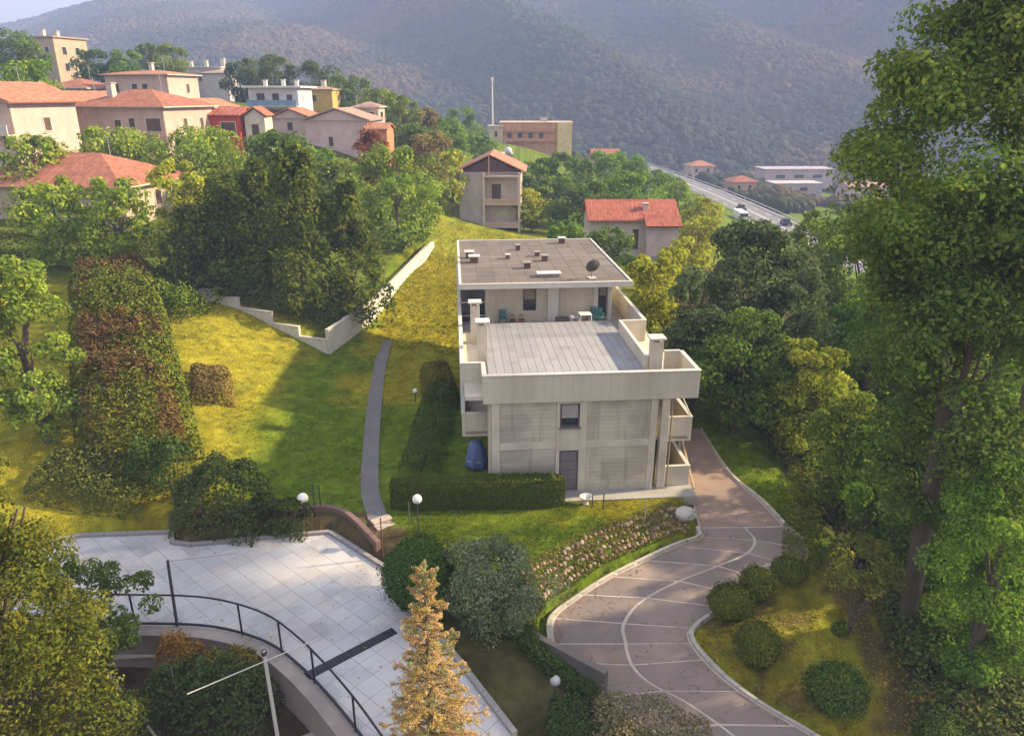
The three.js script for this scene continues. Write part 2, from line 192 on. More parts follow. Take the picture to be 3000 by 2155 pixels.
// ---------- courtyard, driveway, path ----------
function clipCell(poly, x0, x1, z0, z1) { let p = poly; for (const [ax, s, lim] of [[0, 1, x0], [0, -1, -x1], [1, 1, z0], [1, -1, -z1]]) { const q = []; for (let i = 0; i < p.length; i++) { const a = p[i], b = p[(i + 1) % p.length], da = s * a[ax] - lim, db = s * b[ax] - lim; if (da >= 0) q.push(a); if (da * db < 0) { const t = da / (da - db); q.push([mix(a[0], b[0], t), mix(a[1], b[1], t)]); } } p = q; if (p.length < 3) return null; } return p; }
function slabFrom(poly, y, th) { const s = new THREE.Shape(poly.map(([x, z]) => new THREE.Vector2(x, -z))); const g = new THREE.ExtrudeGeometry(s, { depth: th, bevelEnabled: false }); g.rotateX(-Math.PI / 2); g.translate(0, y - th, 0); return boxUV(g); }
{
  const base = structure('courtyard', slabFrom(YARD, YARD_Y - 0.02, 0.5), P([0.34, 0.34, 0.35]), 'pale concrete courtyard behind the curved railing', 'courtyard');
  const ang = 0.72, ca = Math.cos(ang), sa = Math.sin(ang), rot = YARD.map(([x, z]) => [x * ca + z * sa, -x * sa + z * ca]), back = ([a, b]) => [a * ca - b * sa, a * sa + b * ca];
  const ms = [[0.52, 0.51, 0.52], [0.49, 0.485, 0.495], [0.545, 0.53, 0.53], [0.53, 0.495, 0.48]].map(c => P(c, 0.85, stainTex)), S = 0.82, r = rngOf(4);
  for (let a = -60; a < 30; a += S) for (let b = -40; b < 30; b += S) { const q = clipCell(rot, a + 0.007, a + S - 0.007, b + 0.007, b + S - 0.007); if (!q) continue; let A = 0; q.forEach((p, i) => { const n = q[(i + 1) % q.length]; A += p[0] * n[1] - n[0] * p[1]; }); if (Math.abs(A) < 0.03) continue;
    part(base, 'slab', slabFrom(q.map(back), YARD_Y + 0.004 * r(), 0.05), ms[r() * 3.4 | 0]); }
  // the drain grate across it
  const d = thing('drain_grate', 'long dark drain grate crossing the pale courtyard', 'drain', [-6.2, YARD_Y + 0.012, -22.8], Math.atan2(-(-24.1 + 21.5), -4.75 + 7.75));
  part(d, 'channel', bx(-2.0, 2.0, -0.02, 0.0, -0.22, 0.22), mat([0.02, 0.02, 0.023], 0.7));
  for (let k = 0; k < 26; k++) part(d, 'grate_bar', bx(-2.0 + k * 0.155, -1.9 + k * 0.155, 0.001, 0.02, -0.2, 0.2), mat([0.035, 0.035, 0.04], 0.5, { metalness: 0.6 }));
}
function ribbon(f0, f1, s0, s1, lift, nf = 10, ns = 4, thick = 0.1) { // a patch of the driveway with its side walls
  const pos = [], uv = [], idx = []; for (let i = 0; i <= nf; i++) for (let j = 0; j <= ns; j++) { const p = drivePt(mix(f0, f1, i / nf), mix(s0, s1, j / ns)); pos.push(p.x, p.y + lift, p.z); uv.push(p.x, p.z); }
  const W = ns + 1, n = pos.length / 3; for (let i = 0; i < nf; i++) for (let j = 0; j < ns; j++) { const a = i * W + j; idx.push(a, a + 1, a + W, a + 1, a + W + 1, a + W); }
  const edge = []; for (let j = 0; j <= ns; j++) edge.push(j); for (let i = 1; i <= nf; i++) edge.push(i * W + ns); for (let j = ns - 1; j >= 0; j--) edge.push(nf * W + j); for (let i = nf - 1; i >= 1; i--) edge.push(i * W);
  edge.forEach((e, k) => { pos.push(pos[3 * e], pos[3 * e + 1], pos[3 * e + 2], pos[3 * e], pos[3 * e + 1] - thick, pos[3 * e + 2]); uv.push(0, 0, 0, thick); }); for (let k = 0; k < edge.length; k++) { const a = n + 2 * k, b = n + 2 * ((k + 1) % edge.length); idx.push(a, b, a + 1, b, b + 1, a + 1); }
  const g = new THREE.BufferGeometry(); g.setAttribute('position', new THREE.Float32BufferAttribute(pos, 3)); g.setAttribute('uv', new THREE.Float32BufferAttribute(uv, 2)); g.setIndex(idx); g.computeVertexNormals(); return g;
}
{
  const base = structure('driveway', ribbon(0, DRIVE.length - 1, 0, 1, -0.012, 150, 4, 0.3), P([0.62, 0.52, 0.45]), 'winding paved driveway with pale joints', 'driveway');
  const ms = [[0.30, 0.235, 0.205], [0.275, 0.22, 0.2], [0.325, 0.255, 0.22]].map(c => P(c, 0.85, asphTex)), red = P([0.33, 0.24, 0.195], 0.9, asphTex), r = rngOf(8);
  part(base, 'asphalt_panel', ribbon(0, 2.97, 0.02, 0.98, 0, 30, 6, 0.03), red);
  const cuts = [3.0, 4.0, 5.0, 6.0, 6.9, 7.8, 9.0, 10.1, 11.0, 12.4, 13.6, 15];
  for (let k = 0; k + 1 < cuts.length; k++) for (const [a, b] of [[0.015, 0.487], [0.513, 0.985]]) part(base, 'paving_panel', ribbon(cuts[k] + 0.03, cuts[k + 1] - 0.03, a, b, 0, 12, 4, 0.03), ms[r() * 3 | 0]);
  const kerbM = P([0.55, 0.5, 0.43]);
  for (const [s0, s1, f0, f1, n] of [[-0.035, 0.0, 3.0, 11.6, 16], [1.0, 1.035, 7.6, 14.9, 14], [1.0, 1.05, 0, 3.6, 8]]) for (let k = 0; k < n; k++) part(base, 'kerb_stone', ribbon(mix(f0, f1, k / n) + 0.01, mix(f0, f1, (k + 1) / n) - 0.01, s0, s1, 0.11, 4, 1, 0.35), kerbM);
}
function strip(pts, w, lift, m, name, label, cat) { const c = new THREE.CatmullRomCurve3(pts.map(([x, z]) => V(x, 0, z))), n = 60, pos = [], uv = [], idx = []; for (let i = 0; i <= n; i++) { const p = c.getPoint(i / n), t = c.getTangent(i / n); for (const s of [-1, 1]) { const x = p.x - t.z * s * w / 2, z = p.z + t.x * s * w / 2; pos.push(x, ground(p.x, p.z) + lift, z); uv.push(x, z); } if (i < n) idx.push(2 * i, 2 * i + 2, 2 * i + 1, 2 * i + 1, 2 * i + 2, 2 * i + 3); }
  const g = new THREE.BufferGeometry(); g.setAttribute('position', new THREE.Float32BufferAttribute(pos, 3)); g.setAttribute('uv', new THREE.Float32BufferAttribute(uv, 2)); g.setIndex(idx); g.computeVertexNormals(); return structure(name, g, m, label, cat); }
strip([[-10.2, -57], [-9.9, -52], [-9.1, -45], [-8.1, -38], [-7.4, -34], [-6.6, -31.6]], 0.95, 0.07, P([0.19, 0.18, 0.175], 0.9, asphTex), 'footpath', 'grey footpath along the lawn beside the apartment building', 'path');
{ const st = thing('garden_steps', 'pinkish stone steps where the footpath meets the planting bed', 'steps', [-6.5, 0, -31.6], 0.62); for (let k = 0; k < 4; k++) part(st, 'step', rbx(-0.5, 0.5, -0.7, 0.07 - k * 0.12, -0.1 + k * 0.42, 0.36 + k * 0.42, 0.02), P([0.52, 0.43, 0.38])); }
console.log('paving');
// ---------- foliage ----------
const leafMat = matte([1, 1, 1], { vertexColors: true, side: THREE.DoubleSide, roughness: 0.85 });
const thinMat = new THREE.MeshPhysicalMaterial({ vertexColors: true, side: THREE.DoubleSide, roughness: 1, specularIntensity: 0.08, transmission: 0.45, thickness: 0 }); // tree leaves are thin and let light through
const barkMat = P([0.13, 0.1, 0.075], 0.95);
class Leaves {
  constructor(seed) { this.r = rngOf(seed); this.p = []; this.c = []; this.idx = []; }
  add(x, y, z, nx, ny, nz, s, cols, asp = 0.55, jit = 0.7) { // one folded leaf spray
    const r = this.r; nx += (r() - 0.5) * 2 * jit; ny += (r() - 0.5) * 2 * jit; nz += (r() - 0.5) * 2 * jit; let l = Math.hypot(nx, ny, nz) || 1; nx /= l; ny /= l; nz /= l;
    let tx = r() - 0.5, ty = r() - 0.5, tz = r() - 0.5, d = tx * nx + ty * ny + tz * nz; tx -= d * nx; ty -= d * ny; tz -= d * nz; l = Math.hypot(tx, ty, tz) || 1; tx /= l; ty /= l; tz /= l;
    const bX = ny * tz - nz * ty, bY = nz * tx - nx * tz, bZ = nx * ty - ny * tx, h = s * 0.5, w = s * 0.5 * asp, k = s * 0.14;
    const i = this.p.length / 3; this.p.push(x - tx * h, y - ty * h, z - tz * h, x + bX * w + nx * k, y + bY * w + ny * k, z + bZ * w + nz * k, x + tx * h, y + ty * h, z + tz * h, x - bX * w + nx * k, y - bY * w + ny * k, z - bZ * w + nz * k);
    this.idx.push(i, i + 1, i + 2, i, i + 2, i + 3); const a = cols[0], b = cols[1], t = r(), v = 0.65 + 0.7 * r(), q = [mix(a[0], b[0], t) * v, mix(a[1], b[1], t) * v, mix(a[2], b[2], t) * v]; for (let e = 0; e < 4; e++) this.c.push(...q);
  }
  geo(k = 1) { const g = new THREE.BufferGeometry(); g.setAttribute('position', new THREE.Float32BufferAttribute(this.p, 3)); g.setAttribute('color', new THREE.Float32BufferAttribute(k === 1 ? this.c : this.c.map(v => Math.min(0.85, v * k)), 3)); g.setIndex(this.idx); g.computeVertexNormals(); return g; }
}
function sph(r) { const z = 2 * r() - 1, a = r() * 6.2832, q = Math.sqrt(1 - z * z); return [q * Math.cos(a), z, q * Math.sin(a)]; }
function leafBall(n, R_, s, cols, seed, sy = 1) { const L = new Leaves(seed); for (let i = 0; i < n; i++) { const d = sph(L.r), k = R_ * (0.55 + 0.5 * Math.sqrt(L.r())); L.add(d[0] * k, d[1] * k * sy, d[2] * k, ...d, s * (0.7 + 0.6 * L.r()), cols); } return L.geo(); }
// crown of clumps in an ellipsoid-like body of half width rx and half height ry, leaves of real size s; shape(y) gives the radius at a height
const ROUND = y => Math.sqrt(Math.max(0, 1 - y * y));
function crownGeo(seed, nClump, nLeaf, s, cols, shape, cr, droop, rx, ry) {
  const L = new Leaves(seed), r = L.r, cl = [], asp = Math.min(2.2, ry / rx);
  for (let k = 0; k < nClump; k++) { const y = -0.92 + 1.84 * Math.pow(r(), 0.95), a = k * 2.39996 + r() * 0.9, q = Math.sqrt(0.15 + 0.85 * r()) * shape(y) * (0.74 + 0.36 * r()); cl.push([Math.cos(a) * q * rx, y * ry, Math.sin(a) * q * rx, cr * rx * (0.6 + 0.75 * r()) * (0.5 + 0.5 * Math.min(1, shape(y))), 0.75 + 0.5 * r(), r()]); }
  for (let i = 0; i < nLeaf; i++) { const c = cl[r() * nClump | 0], d = sph(r); if (d[1] < -0.2 && r() < 0.5) d[1] = -d[1]; const k = c[3] * (0.5 + 0.62 * Math.sqrt(r())), f = c[4], A = cols[0].map(v => v * f), Bc = cols[1].map(v => v * f), st = 1 + (droop > 0 ? 0 : -droop);
    L.add(c[0] + d[0] * k, c[1] + d[1] * k * 0.8 * st - Math.max(0, droop) * k * r(), c[2] + d[2] * k, d[0], d[1] + 0.2, d[2], s * (0.6 + 0.8 * r()), r() < c[5] ? [A, A] : [A, Bc], 0.6); }
  return L.geo(1.8);
}
function trunkGeo(h, r0, seed, limbs = 6, reach = 0.5) { const r = rngOf(seed), list = [rod([0, -0.3, 0], [0.06 * h * (r() - 0.5), h * 0.55, 0.06 * h * (r() - 0.5)], r0, r0 * 0.62, 9)]; for (let k = 0; k < limbs; k++) { const a = k * 2.4 + r(), y0 = h * (0.28 + 0.3 * r()), q = h * reach * (0.35 + 0.4 * r()); list.push(rod([0, y0, 0], [Math.cos(a) * q * 0.75, y0 + h * (0.16 + 0.22 * r()), Math.sin(a) * q * 0.75], r0 * 0.42, r0 * 0.1, 6)); } return merge(list); }
const PAL = { green: [[0.078, 0.146, 0.017], [0.151, 0.202, 0.024]], dark: [[0.062, 0.101, 0.017], [0.095, 0.140, 0.023]], bluegreen: [[0.056, 0.101, 0.038], [0.084, 0.118, 0.043]], olive: [[0.090, 0.129, 0.017], [0.168, 0.185, 0.024]], pine: [[0.050, 0.078, 0.023], [0.078, 0.101, 0.023]], brown: [[0.134, 0.101, 0.027], [0.157, 0.146, 0.027]], yellow: [[0.224, 0.224, 0.019], [0.157, 0.190, 0.023]], pale: [[0.112, 0.168, 0.021], [0.213, 0.235, 0.030]], conifer: [[0.055, 0.08, 0.013], [0.11, 0.115, 0.015]], red: [[0.146, 0.045, 0.019], [0.095, 0.056, 0.019]], grey: [[0.06, 0.085, 0.035], [0.105, 0.125, 0.05]], yellowgreen: [[0.146, 0.174, 0.021], [0.213, 0.207, 0.025]], gold: [[0.13, 0.17, 0.024], [0.09, 0.14, 0.022]] };
function crownFor(kind, D, rx, ry, seed) { const c = PAL[kind], s = clamp(0.0062 * D, 0.13, 0.43), area = 12.57 * Math.pow((rx * rx * rx * rx + 2 * rx * rx * ry * ry) / 3, 0.5), n = clamp(Math.round(1.5 * area / (0.3 * s * s)), 900, 27000);
  if (kind === 'conifer') return crownGeo(seed, 110, Math.round(n * 1.15), s * 0.85, c, y => Math.pow(clamp((1.02 - y) / 2), 0.6) * 1.08, 0.19, -0.9, rx, ry);
  if (kind === 'pale') return crownGeo(seed, 80, n, s * 0.9, c, ROUND, 0.22, -0.25, rx, ry);
  return crownGeo(seed, clamp(Math.round(14 * ry / rx + 22), 26, 70), n, s, c, ROUND, 0.33, 0.1, rx, ry); }
function tree(x, z, top, rad, kind, label, near, opt = {}) {
  const y = opt.y ?? ground(x, z), h = Math.max(top - y, rad * 1.1), low = opt.low ?? (h < rad * 2.3 ? 0.0 : kind === 'conifer' ? 0.02 : kind === 'gold' ? 0.04 : 0.13), t = thing(opt.name || ({ conifer: 'conifer_tree', pine: 'pine_tree', red: 'leafy_bush' }[kind] || 'leafy_tree'), label, h < 4 ? 'shrub' : 'tree', [x, y - 0.05, z], R() * 6.28, opt.group);
  part(t, 'trunk', trunkGeo(h, opt.girth || clamp(h * 0.022, 0.06, 0.4), (x * 31 + z * 17) | 0, 6, rad / h), barkMat);
  const hh = h * (1 - low) / 2, c = part(t, 'crown', opt.make ? opt.make(rad, hh) : crownFor(kind, near, rad, hh, Math.round(x * 131 + z * 57)), thinMat); c.position.y = h * low + hh;
  if (opt.ivy) { const L = new Leaves(Math.round(x * 7)), r = L.r; for (let i = 0; i < 5200; i++) { const q = r(), a = r() * 6.283, k = 0.3 + (0.5 + 0.5 * noise2(q * 14, a)) * 0.75 * Math.sqrt(r()), yy = h * low * 1.25 * q; L.add(Math.cos(a) * k, yy, Math.sin(a) * k, Math.cos(a), 0.3, Math.sin(a), 0.2 * (0.6 + 0.8 * r()), PAL.dark); } part(t, 'ivy', L.geo(), leafMat); }
  return t;
}
const rainTex = tex(1024, 9, (u, v) => { let a = 0.84 + 0.28 * (fbm(u * 0.6, v * 0.6, 5) - 0.5) + 0.08 * (hash2(u * 100 | 0, v * 100 | 0) - 0.5); const st = sstep(0.52, 0.7, fbm(u * 3.2 + 11, v * 0.28 + 4, 4)), bl = sstep(0.5, 0.68, fbm(u * 0.55 + 21, v * 0.8 + 8, 5)); a *= (1 - 0.2 * st) * (1 - 0.22 * bl); return [a, a * (0.99 - 0.01 * bl), a * (0.96 - 0.015 * st)]; });
// ---------- main building ----------
{
  const B = thing('apartment_building', 'beige flat-roofed apartment building with ribbed concrete facade and roof terrace', 'building', [BX, 0, BZ], BTH);
  const cream = P([0.66, 0.6, 0.49]), conc = P([0.58, 0.535, 0.445], 0.92, rainTex), conc2 = P([0.55, 0.505, 0.42], 0.92, rainTex), conc3 = P([0.6, 0.55, 0.455], 0.92, rainTex), white = P([0.68, 0.65, 0.6]), dark = mat([0.03, 0.028, 0.026], 0.6), glass = mat([0.03, 0.04, 0.05], 0.08), brown = P([0.16, 0.11, 0.08]);
  part(B, 'wall', bx(-4.3, 3.95, -0.4, 5.6, -24.5, -0.25), conc);
  part(B, 'plinth', bx(-4.7, 6.1, -0.5, 0.05, -0.2, 1.0), P([0.42, 0.4, 0.37]));
  // facade: pilasters and bands with courses of boards between them
  for (const [x0, x1] of [[-4.5, -4.08], [-1.2, -1.02], [-0.02, 0.36], [3.62, 3.98]]) part(B, 'pilaster', rbx(x0, x1, -0.2, 5.36, -0.3, 0.03, 0.02), cream);
  part(B, 'band', rbx(-4.08, -1.2, 2.55, 2.95, -0.3, 0.012, 0.02), cream); part(B, 'band', rbx(0.36, 3.62, 2.55, 2.95, -0.3, 0.012, 0.02), cream);
  const bm = [conc, conc2, conc3], r = rngOf(21);
  for (const [x0, x1] of [[-4.08, -1.2], [0.36, 3.62]]) for (const [y0, y1] of [[-0.1, 2.55], [2.95, 5.36]]) { const n = 11, h = (y1 - y0) / n; for (let k = 0; k < n; k++) part(B, 'facade_board', bx(x0 + 0.003, x1 - 0.003, y0 + k * h + 0.004, y0 + (k + 1) * h - 0.004, -0.25, -0.06 + 0.005 * r()), bm[r() * 3 | 0]); }
  for (const [y0, y1] of [[2.55, 3.72], [5.02, 5.36], [2.42, 2.55]]) part(B, 'wall_panel', bx(-1.02, -0.02, y0 + 0.002, y1, -0.25, -0.02), cream);
  { const w = part(B, 'window', merge([bx(-1.0, -0.94, 3.74, 5.0, -0.2, -0.06), bx(-0.1, -0.04, 3.74, 5.0, -0.2, -0.06), bx(-0.94, -0.1, 4.94, 5.0, -0.2, -0.06), bx(-0.94, -0.1, 3.74, 3.8, -0.2, -0.06)]), brown); part(w, 'pane', bx(-0.94, -0.1, 3.8, 4.94, -0.17, -0.15), glass); part(w, 'roller_shutter', bx(-0.94, -0.1, 4.2, 4.93, -0.14, -0.12), P([0.47, 0.41, 0.4])); part(w, 'sill', rbx(-1.12, 0.08, 3.66, 3.73, -0.24, 0.08, 0.015), P([0.2, 0.19, 0.18])); }
  { const d = part(B, 'door', bx(-1.0, -0.04, 0.05, 2.4, -0.2, -0.13), P([0.17, 0.15, 0.16])); for (let k = 0; k < 4; k++) part(d, 'door_panel', bx(-0.93, -0.11, 0.15 + k * 0.56, 0.63 + k * 0.56, -0.13, -0.11), P([0.2, 0.18, 0.19])); part(d, 'handle', rod([-0.2, 1.15, -0.08], [-0.32, 1.15, -0.08], 0.014), mat([0.5, 0.5, 0.5], 0.3, { metalness: 1 })); }
  part(B, 'corner_pillar', rbx(4.2, 4.62, -0.3, 5.36, -0.45, 0.03, 0.03), cream);
  part(B, 'corner_pillar', rbx(-4.62, -4.505, -0.3, 5.36, -1.6, -0.1, 0.02), cream);
  part(B, 'downpipe', rod([3.86, -0.2, 0.1], [3.86, 1.25, 0.1], 0.07), white);
  part(B, 'downpipe', rod([4.72, -0.2, 0.06], [4.72, 5.3, 0.06], 0.045), P([0.3, 0.26, 0.22]));
  // slabs, balconies with parapets
  part(B, 'floor_slab', bx(-5.8, 5.85, 5.36, 5.56, -24.6, -0.02), cream); part(B, 'floor_slab', bx(-5.8, -4.32, 2.62, 2.8, -24.6, -1.9), cream); part(B, 'floor_slab', bx(3.97, 5.85, 2.62, 2.8, -24.6, -0.5), cream);
  part(B, 'parapet', rbx(-4.9, 5.98, 5.2, 6.66, -0.02, 0.16, 0.02), cream); part(B, 'coping', rbx(-4.94, 6.02, 6.66, 6.72, -0.07, 0.21, 0.02), white);
  for (const [x0, x1, z0, z1, y0, y1] of [[5.82, 5.98, -2.9, -0.022, 5.2, 6.66], [-5.96, -5.8, -25.2, -1.9, 5.2, 6.62], [-5.8, -4.9, -2.06, -1.9, 5.2, 6.62], [-4.9, -4.74, -1.9, -0.022, 5.2, 6.66], [5.1, 5.26, -25.2, -8.0, 5.2, 6.86], [3.75, 5.1, -8.16, -8.0, 5.2, 6.86], [3.62, 3.75, -8.16, -1.6, 5.57, 6.86], [5.0, 5.82, -3.06, -2.9, 5.2, 6.66], [-5.96, -5.8, -24.6, -1.9, 2.5, 3.82], [-5.8, -4.32, -2.06, -1.9, 2.5, 3.82], [5.85, 6.0, -24.6, -0.5, 2.5, 3.85], [4.64, 5.85, -0.65, -0.5, 2.5, 3.85], [5.85, 6.0, -14, -0.2, -0.3, 1.15], [4.64, 5.85, -0.35, -0.2, -0.3, 1.15]]) {
    part(B, 'parapet', rbx(x0, x1, y0, y1, z0, z1, 0.015), cream); part(B, 'coping', rbx(x0 - 0.03, x1 + 0.03, y1, y1 + 0.045, z0 - 0.02, z1 + 0.02, 0.012), white); }
  for (const z of [-3.5, -9, -15, -21]) for (const y of [0.0, 2.8]) { for (const sx of [-1, 1]) { const x = sx < 0 ? -4.3 : 3.95; const d = part(B, 'balcony_door', bx(x, x + sx * 0.05, y + 0.05, y + 2.2, z - 1.1, z + 1.1), brown); part(d, 'pane', bx(x + sx * 0.05, x + sx * 0.06, y + 0.15, y + 2.1, z - 1.0, z - 0.05), glass); part(d, 'pane', bx(x + sx * 0.05, x + sx * 0.06, y + 0.15, y + 2.1, z + 0.05, z + 1.0), glass); } }
  // slanted handrails of the side stair
  part(B, 'handrail', rod([5.9, 3.95, -0.6], [5.9, 4.9, -4.2], 0.04), white); part(B, 'stair_stringer', rod([6.25, -0.1, 0.0], [6.25, 2.4, -4.0], 0.07), P([0.5, 0.38, 0.22]));
  // raised roof of the terrace, made of strips
  part(B, 'terrace_deck', bx(-4.55, 3.6, 5.57, 6.1, -10.6, -0.03), P([0.36, 0.36, 0.37]));
  { const ms = [[0.31, 0.305, 0.315], [0.33, 0.325, 0.33], [0.29, 0.285, 0.295]].map(c => P(c, 0.75, stainTex)), w = 0.43; for (let k = 0; k < 19; k++) part(B, 'roof_strip', rbx(-4.55 + k * w + 0.007, -4.55 + (k + 1) * w - 0.007, 6.1, 6.13 + 0.004 * r(), -10.58, -0.08, 0.008), ms[r() * 3 | 0]); }
  part(B, 'terrace_floor', bx(-5.8, 5.1, 5.562, 5.6, -24.5, -10.62), P([0.36, 0.33, 0.33]));
  const chim = (x, z, y0, y1, w) => { const c = part(B, 'chimney', rbx(x - w, x + w, y0, y1, z - w, z + w, 0.02), cream); part(c, 'chimney_cap', rbx(x - w - 0.12, x + w + 0.12, y1 + 0.14, y1 + 0.24, z - w - 0.12, z + w + 0.12, 0.02), white); for (const a of [-1, 1]) for (const b of [-1, 1]) part(c, 'cap_foot', bx(x + a * w - a * 0.08, x + a * w, y1, y1 + 0.14, z + b * w - b * 0.08, z + b * w), white); };
  chim(-4.72, -4.6, 5.56, 7.9, 0.28); chim(-5.0, -8.6, 5.56, 7.9, 0.27); chim(4.1, -1.5, 5.56, 7.75, 0.3);
  // penthouse
  part(B, 'penthouse_wall', bx(-4.2, 4.0, 5.6, 8.2, -25, -12.6), P([0.6, 0.55, 0.45]));
  part(B, 'glazed_screen', bx(-5.75, -4.25, 5.62, 8.1, -12.9, -12.85), glass); for (const y of [6.0, 6.9, 8.1]) part(B, 'screen_rail', bx(-5.75, -4.22, y - 0.03, y + 0.03, -12.84, -12.8), white);
  part(B, 'pier', rbx(-0.15, 0.55, 5.6, 8.18, -12.6, -12.3, 0.02), white); part(B, 'pier', rbx(2.85, 3.15, 5.6, 8.18, -12.6, -12.35, 0.02), white); part(B, 'pier', rbx(3.8, 4.05, 5.6, 8.18, -12.6, -12.35, 0.02), white);
  for (const [x0, x1, y0, y1] of [[-1.75, -0.9, 6.35, 7.75], [3.2, 3.75, 5.9, 7.9]]) { const w = part(B, 'window', merge([bx(x0, x0 + 0.05, y0, y1, -12.6, -12.54), bx(x1 - 0.05, x1, y0, y1, -12.6, -12.54), bx(x0 + 0.05, x1 - 0.05, y1 - 0.05, y1, -12.6, -12.54), bx(x0 + 0.05, x1 - 0.05, y0, y0 + 0.05, -12.6, -12.54)]), brown); part(w, 'pane', bx(x0 + 0.05, x1 - 0.05, y0 + 0.05, y1 - 0.05, -12.6, -12.58), glass); for (let k = 0; k < 6; k++) part(w, 'shutter_slat', bx(x0 + 0.06, x1 - 0.06, y1 - 0.15 - k * 0.1, y1 - 0.07 - k * 0.1, -12.575, -12.56), P([0.36, 0.3, 0.24])); }
  // roof
  const roof = part(B, 'roof', rbx(-5.9, 5.05, 8.2, 8.46, -25.8, -11.0, 0.02), white);
  for (const [x0, x1, z0, z1] of [[-5.9, 5.05, -11.16, -10.995], [-5.9, 5.05, -25.8, -25.64], [-5.905, -5.74, -25.64, -11.16], [4.9, 5.055, -25.64, -11.16]]) part(roof, 'roof_edge', rbx(x0, x1, 8.46, 8.56, z0, z1, 0.02), white);
  { const ms = [[0.18, 0.145, 0.127], [0.2, 0.16, 0.139], [0.162, 0.135, 0.12], [0.19, 0.157, 0.139]].map(c => P(c, 0.95, asphTex)), nx = 10, nz = 13, w = 10.64 / nx, d = 14.48 / nz; for (let i = 0; i < nx; i++) for (let j = 0; j < nz; j++) part(roof, 'roof_panel', bx(-5.74 + i * w + 0.012, -5.74 + (i + 1) * w - 0.012, 8.461, 8.49 + 0.012 * r(), -25.64 + j * d + 0.012, -25.64 + (j + 1) * d - 0.012), ms[r() * 4 | 0]); }
  const vent = (x, z, w, h, capM, bodyM = brown) => { const v = part(B, 'roof_vent', rbx(x - w * 0.7, x + w * 0.7, 8.49, 8.49 + h, z - w * 0.7, z + w * 0.7, 0.02), bodyM); part(v, 'vent_cap', rbx(x - w, x + w, 8.5 + h, 8.58 + h, z - w, z + w, 0.02), capM); };
  const gm = P([0.34, 0.32, 0.3]); vent(-5.05, -19.2, 0.36, 0.42, white); vent(-4.75, -17.6, 0.4, 0.42, white); vent(-2.3, -18.7, 0.2, 0.25, white); vent(-1.3, -21.7, 0.22, 0.35, gm); vent(-0.1, -19.4, 0.24, 0.28, gm); vent(0.25, -17.7, 0.28, 0.36, gm); vent(-1.2, -15.5, 0.3, 0.36, gm); vent(2.4, -24.2, 0.32, 0.4, white);
  { const v = part(B, 'skylight', rbx(-0.75, 0.65, 8.49, 8.68, -13.3, -12.7, 0.03), gm); part(v, 'skylight_cover', rbx(-0.85, 0.75, 8.69, 8.77, -13.4, -12.6, 0.03), white); }
  // satellite dish on the roof
  const s = new THREE.SphereGeometry(0.75, 20, 8, 0, Math.PI * 2, 0, 0.68); s.rotateX(Math.PI * 0.62); s.translate(0, 1.05, -0.45);
  const w2 = (x, y, z) => { const c = Math.cos(BTH), q = Math.sin(BTH); return [BX + x * c + z * q, y, BZ - x * q + z * c]; };
  const dish = thing('satellite_dish', 'dark round satellite dish on a short post at the roof edge', 'satellite dish', w2(2.65, 8.5, -12.2), 0.3);
  part(dish, 'reflector', s, mat([0.075, 0.065, 0.06], 0.6, { side: THREE.DoubleSide })); part(dish, 'post', rod([0, 0, 0], [0, 0.85, 0], 0.04), gm); part(dish, 'feed_arm', rod([0, 0.7, 0.1], [0, 1.25, 0.75], 0.018), gm); part(dish, 'base_plate', rbx(-0.25, 0.25, 0, 0.06, -0.25, 0.25, 0.01), white);
  // furniture of the terrace
  const teal = mat([0.05, 0.15, 0.15], 0.5), wp = mat([0.72, 0.72, 0.74], 0.5);
  const chair = (x, z, turn, label) => { const c = thing('garden_chair', label, 'chair', w2(x, 5.6, z), turn, 'plastic chairs on the roof terrace'); part(c, 'seat', rbx(-0.26, 0.26, 0.4, 0.45, -0.25, 0.25, 0.02), teal); const b = new THREE.CylinderGeometry(0.3, 0.27, 0.55, 14, 1, true, Math.PI * 0.72, Math.PI * 0.56); b.translate(0, 0.72, 0.06); part(c, 'backrest', b, mat([0.05, 0.15, 0.15], 0.5, { side: THREE.DoubleSide })); for (const a of [-1, 1]) { part(c, 'armrest', rbx(a * 0.27 - 0.03, a * 0.27 + 0.03, 0.62, 0.66, -0.22, 0.22, 0.015), teal); for (const q of [-1, 1]) part(c, 'leg', rod([a * 0.22, 0.4, q * 0.2], [a * 0.27, 0, q * 0.26], 0.025), teal); } };
  chair(-3.1, -11.9, 0.2, 'teal plastic chair standing alone by the penthouse wall'); chair(3.15, -11.8, -0.3, 'teal plastic chair next to the corner window of the penthouse'); chair(2.75, -12.1, -0.5, 'teal plastic chair half hidden behind the white table');
  const t = thing('terrace_table', 'small white plastic table on the roof terrace', 'table', w2(2.2, 5.6, -11.7), 0.1); part(t, 'tabletop', rbx(-0.4, 0.4, 0.68, 0.72, -0.4, 0.4, 0.02), wp); for (const a of [-1, 1]) for (const b of [-1, 1]) part(t, 'leg', rod([a * 0.34, 0.68, b * 0.34], [a * 0.36, 0, b * 0.36], 0.035), wp);
  const t2 = thing('terrace_stool', 'pale lilac stool beside the white terrace table', 'stool', w2(1.5, 5.6, -11.8), 0.4); part(t2, 'seat', rbx(-0.3, 0.3, 0.45, 0.52, -0.28, 0.28, 0.02), mat([0.5, 0.44, 0.52], 0.6)); for (const a of [-1, 1]) part(t2, 'side_panel', rbx(a * 0.26 - 0.03, a * 0.26 + 0.03, 0, 0.45, -0.25, 0.25, 0.01), mat([0.6, 0.55, 0.62], 0.6));
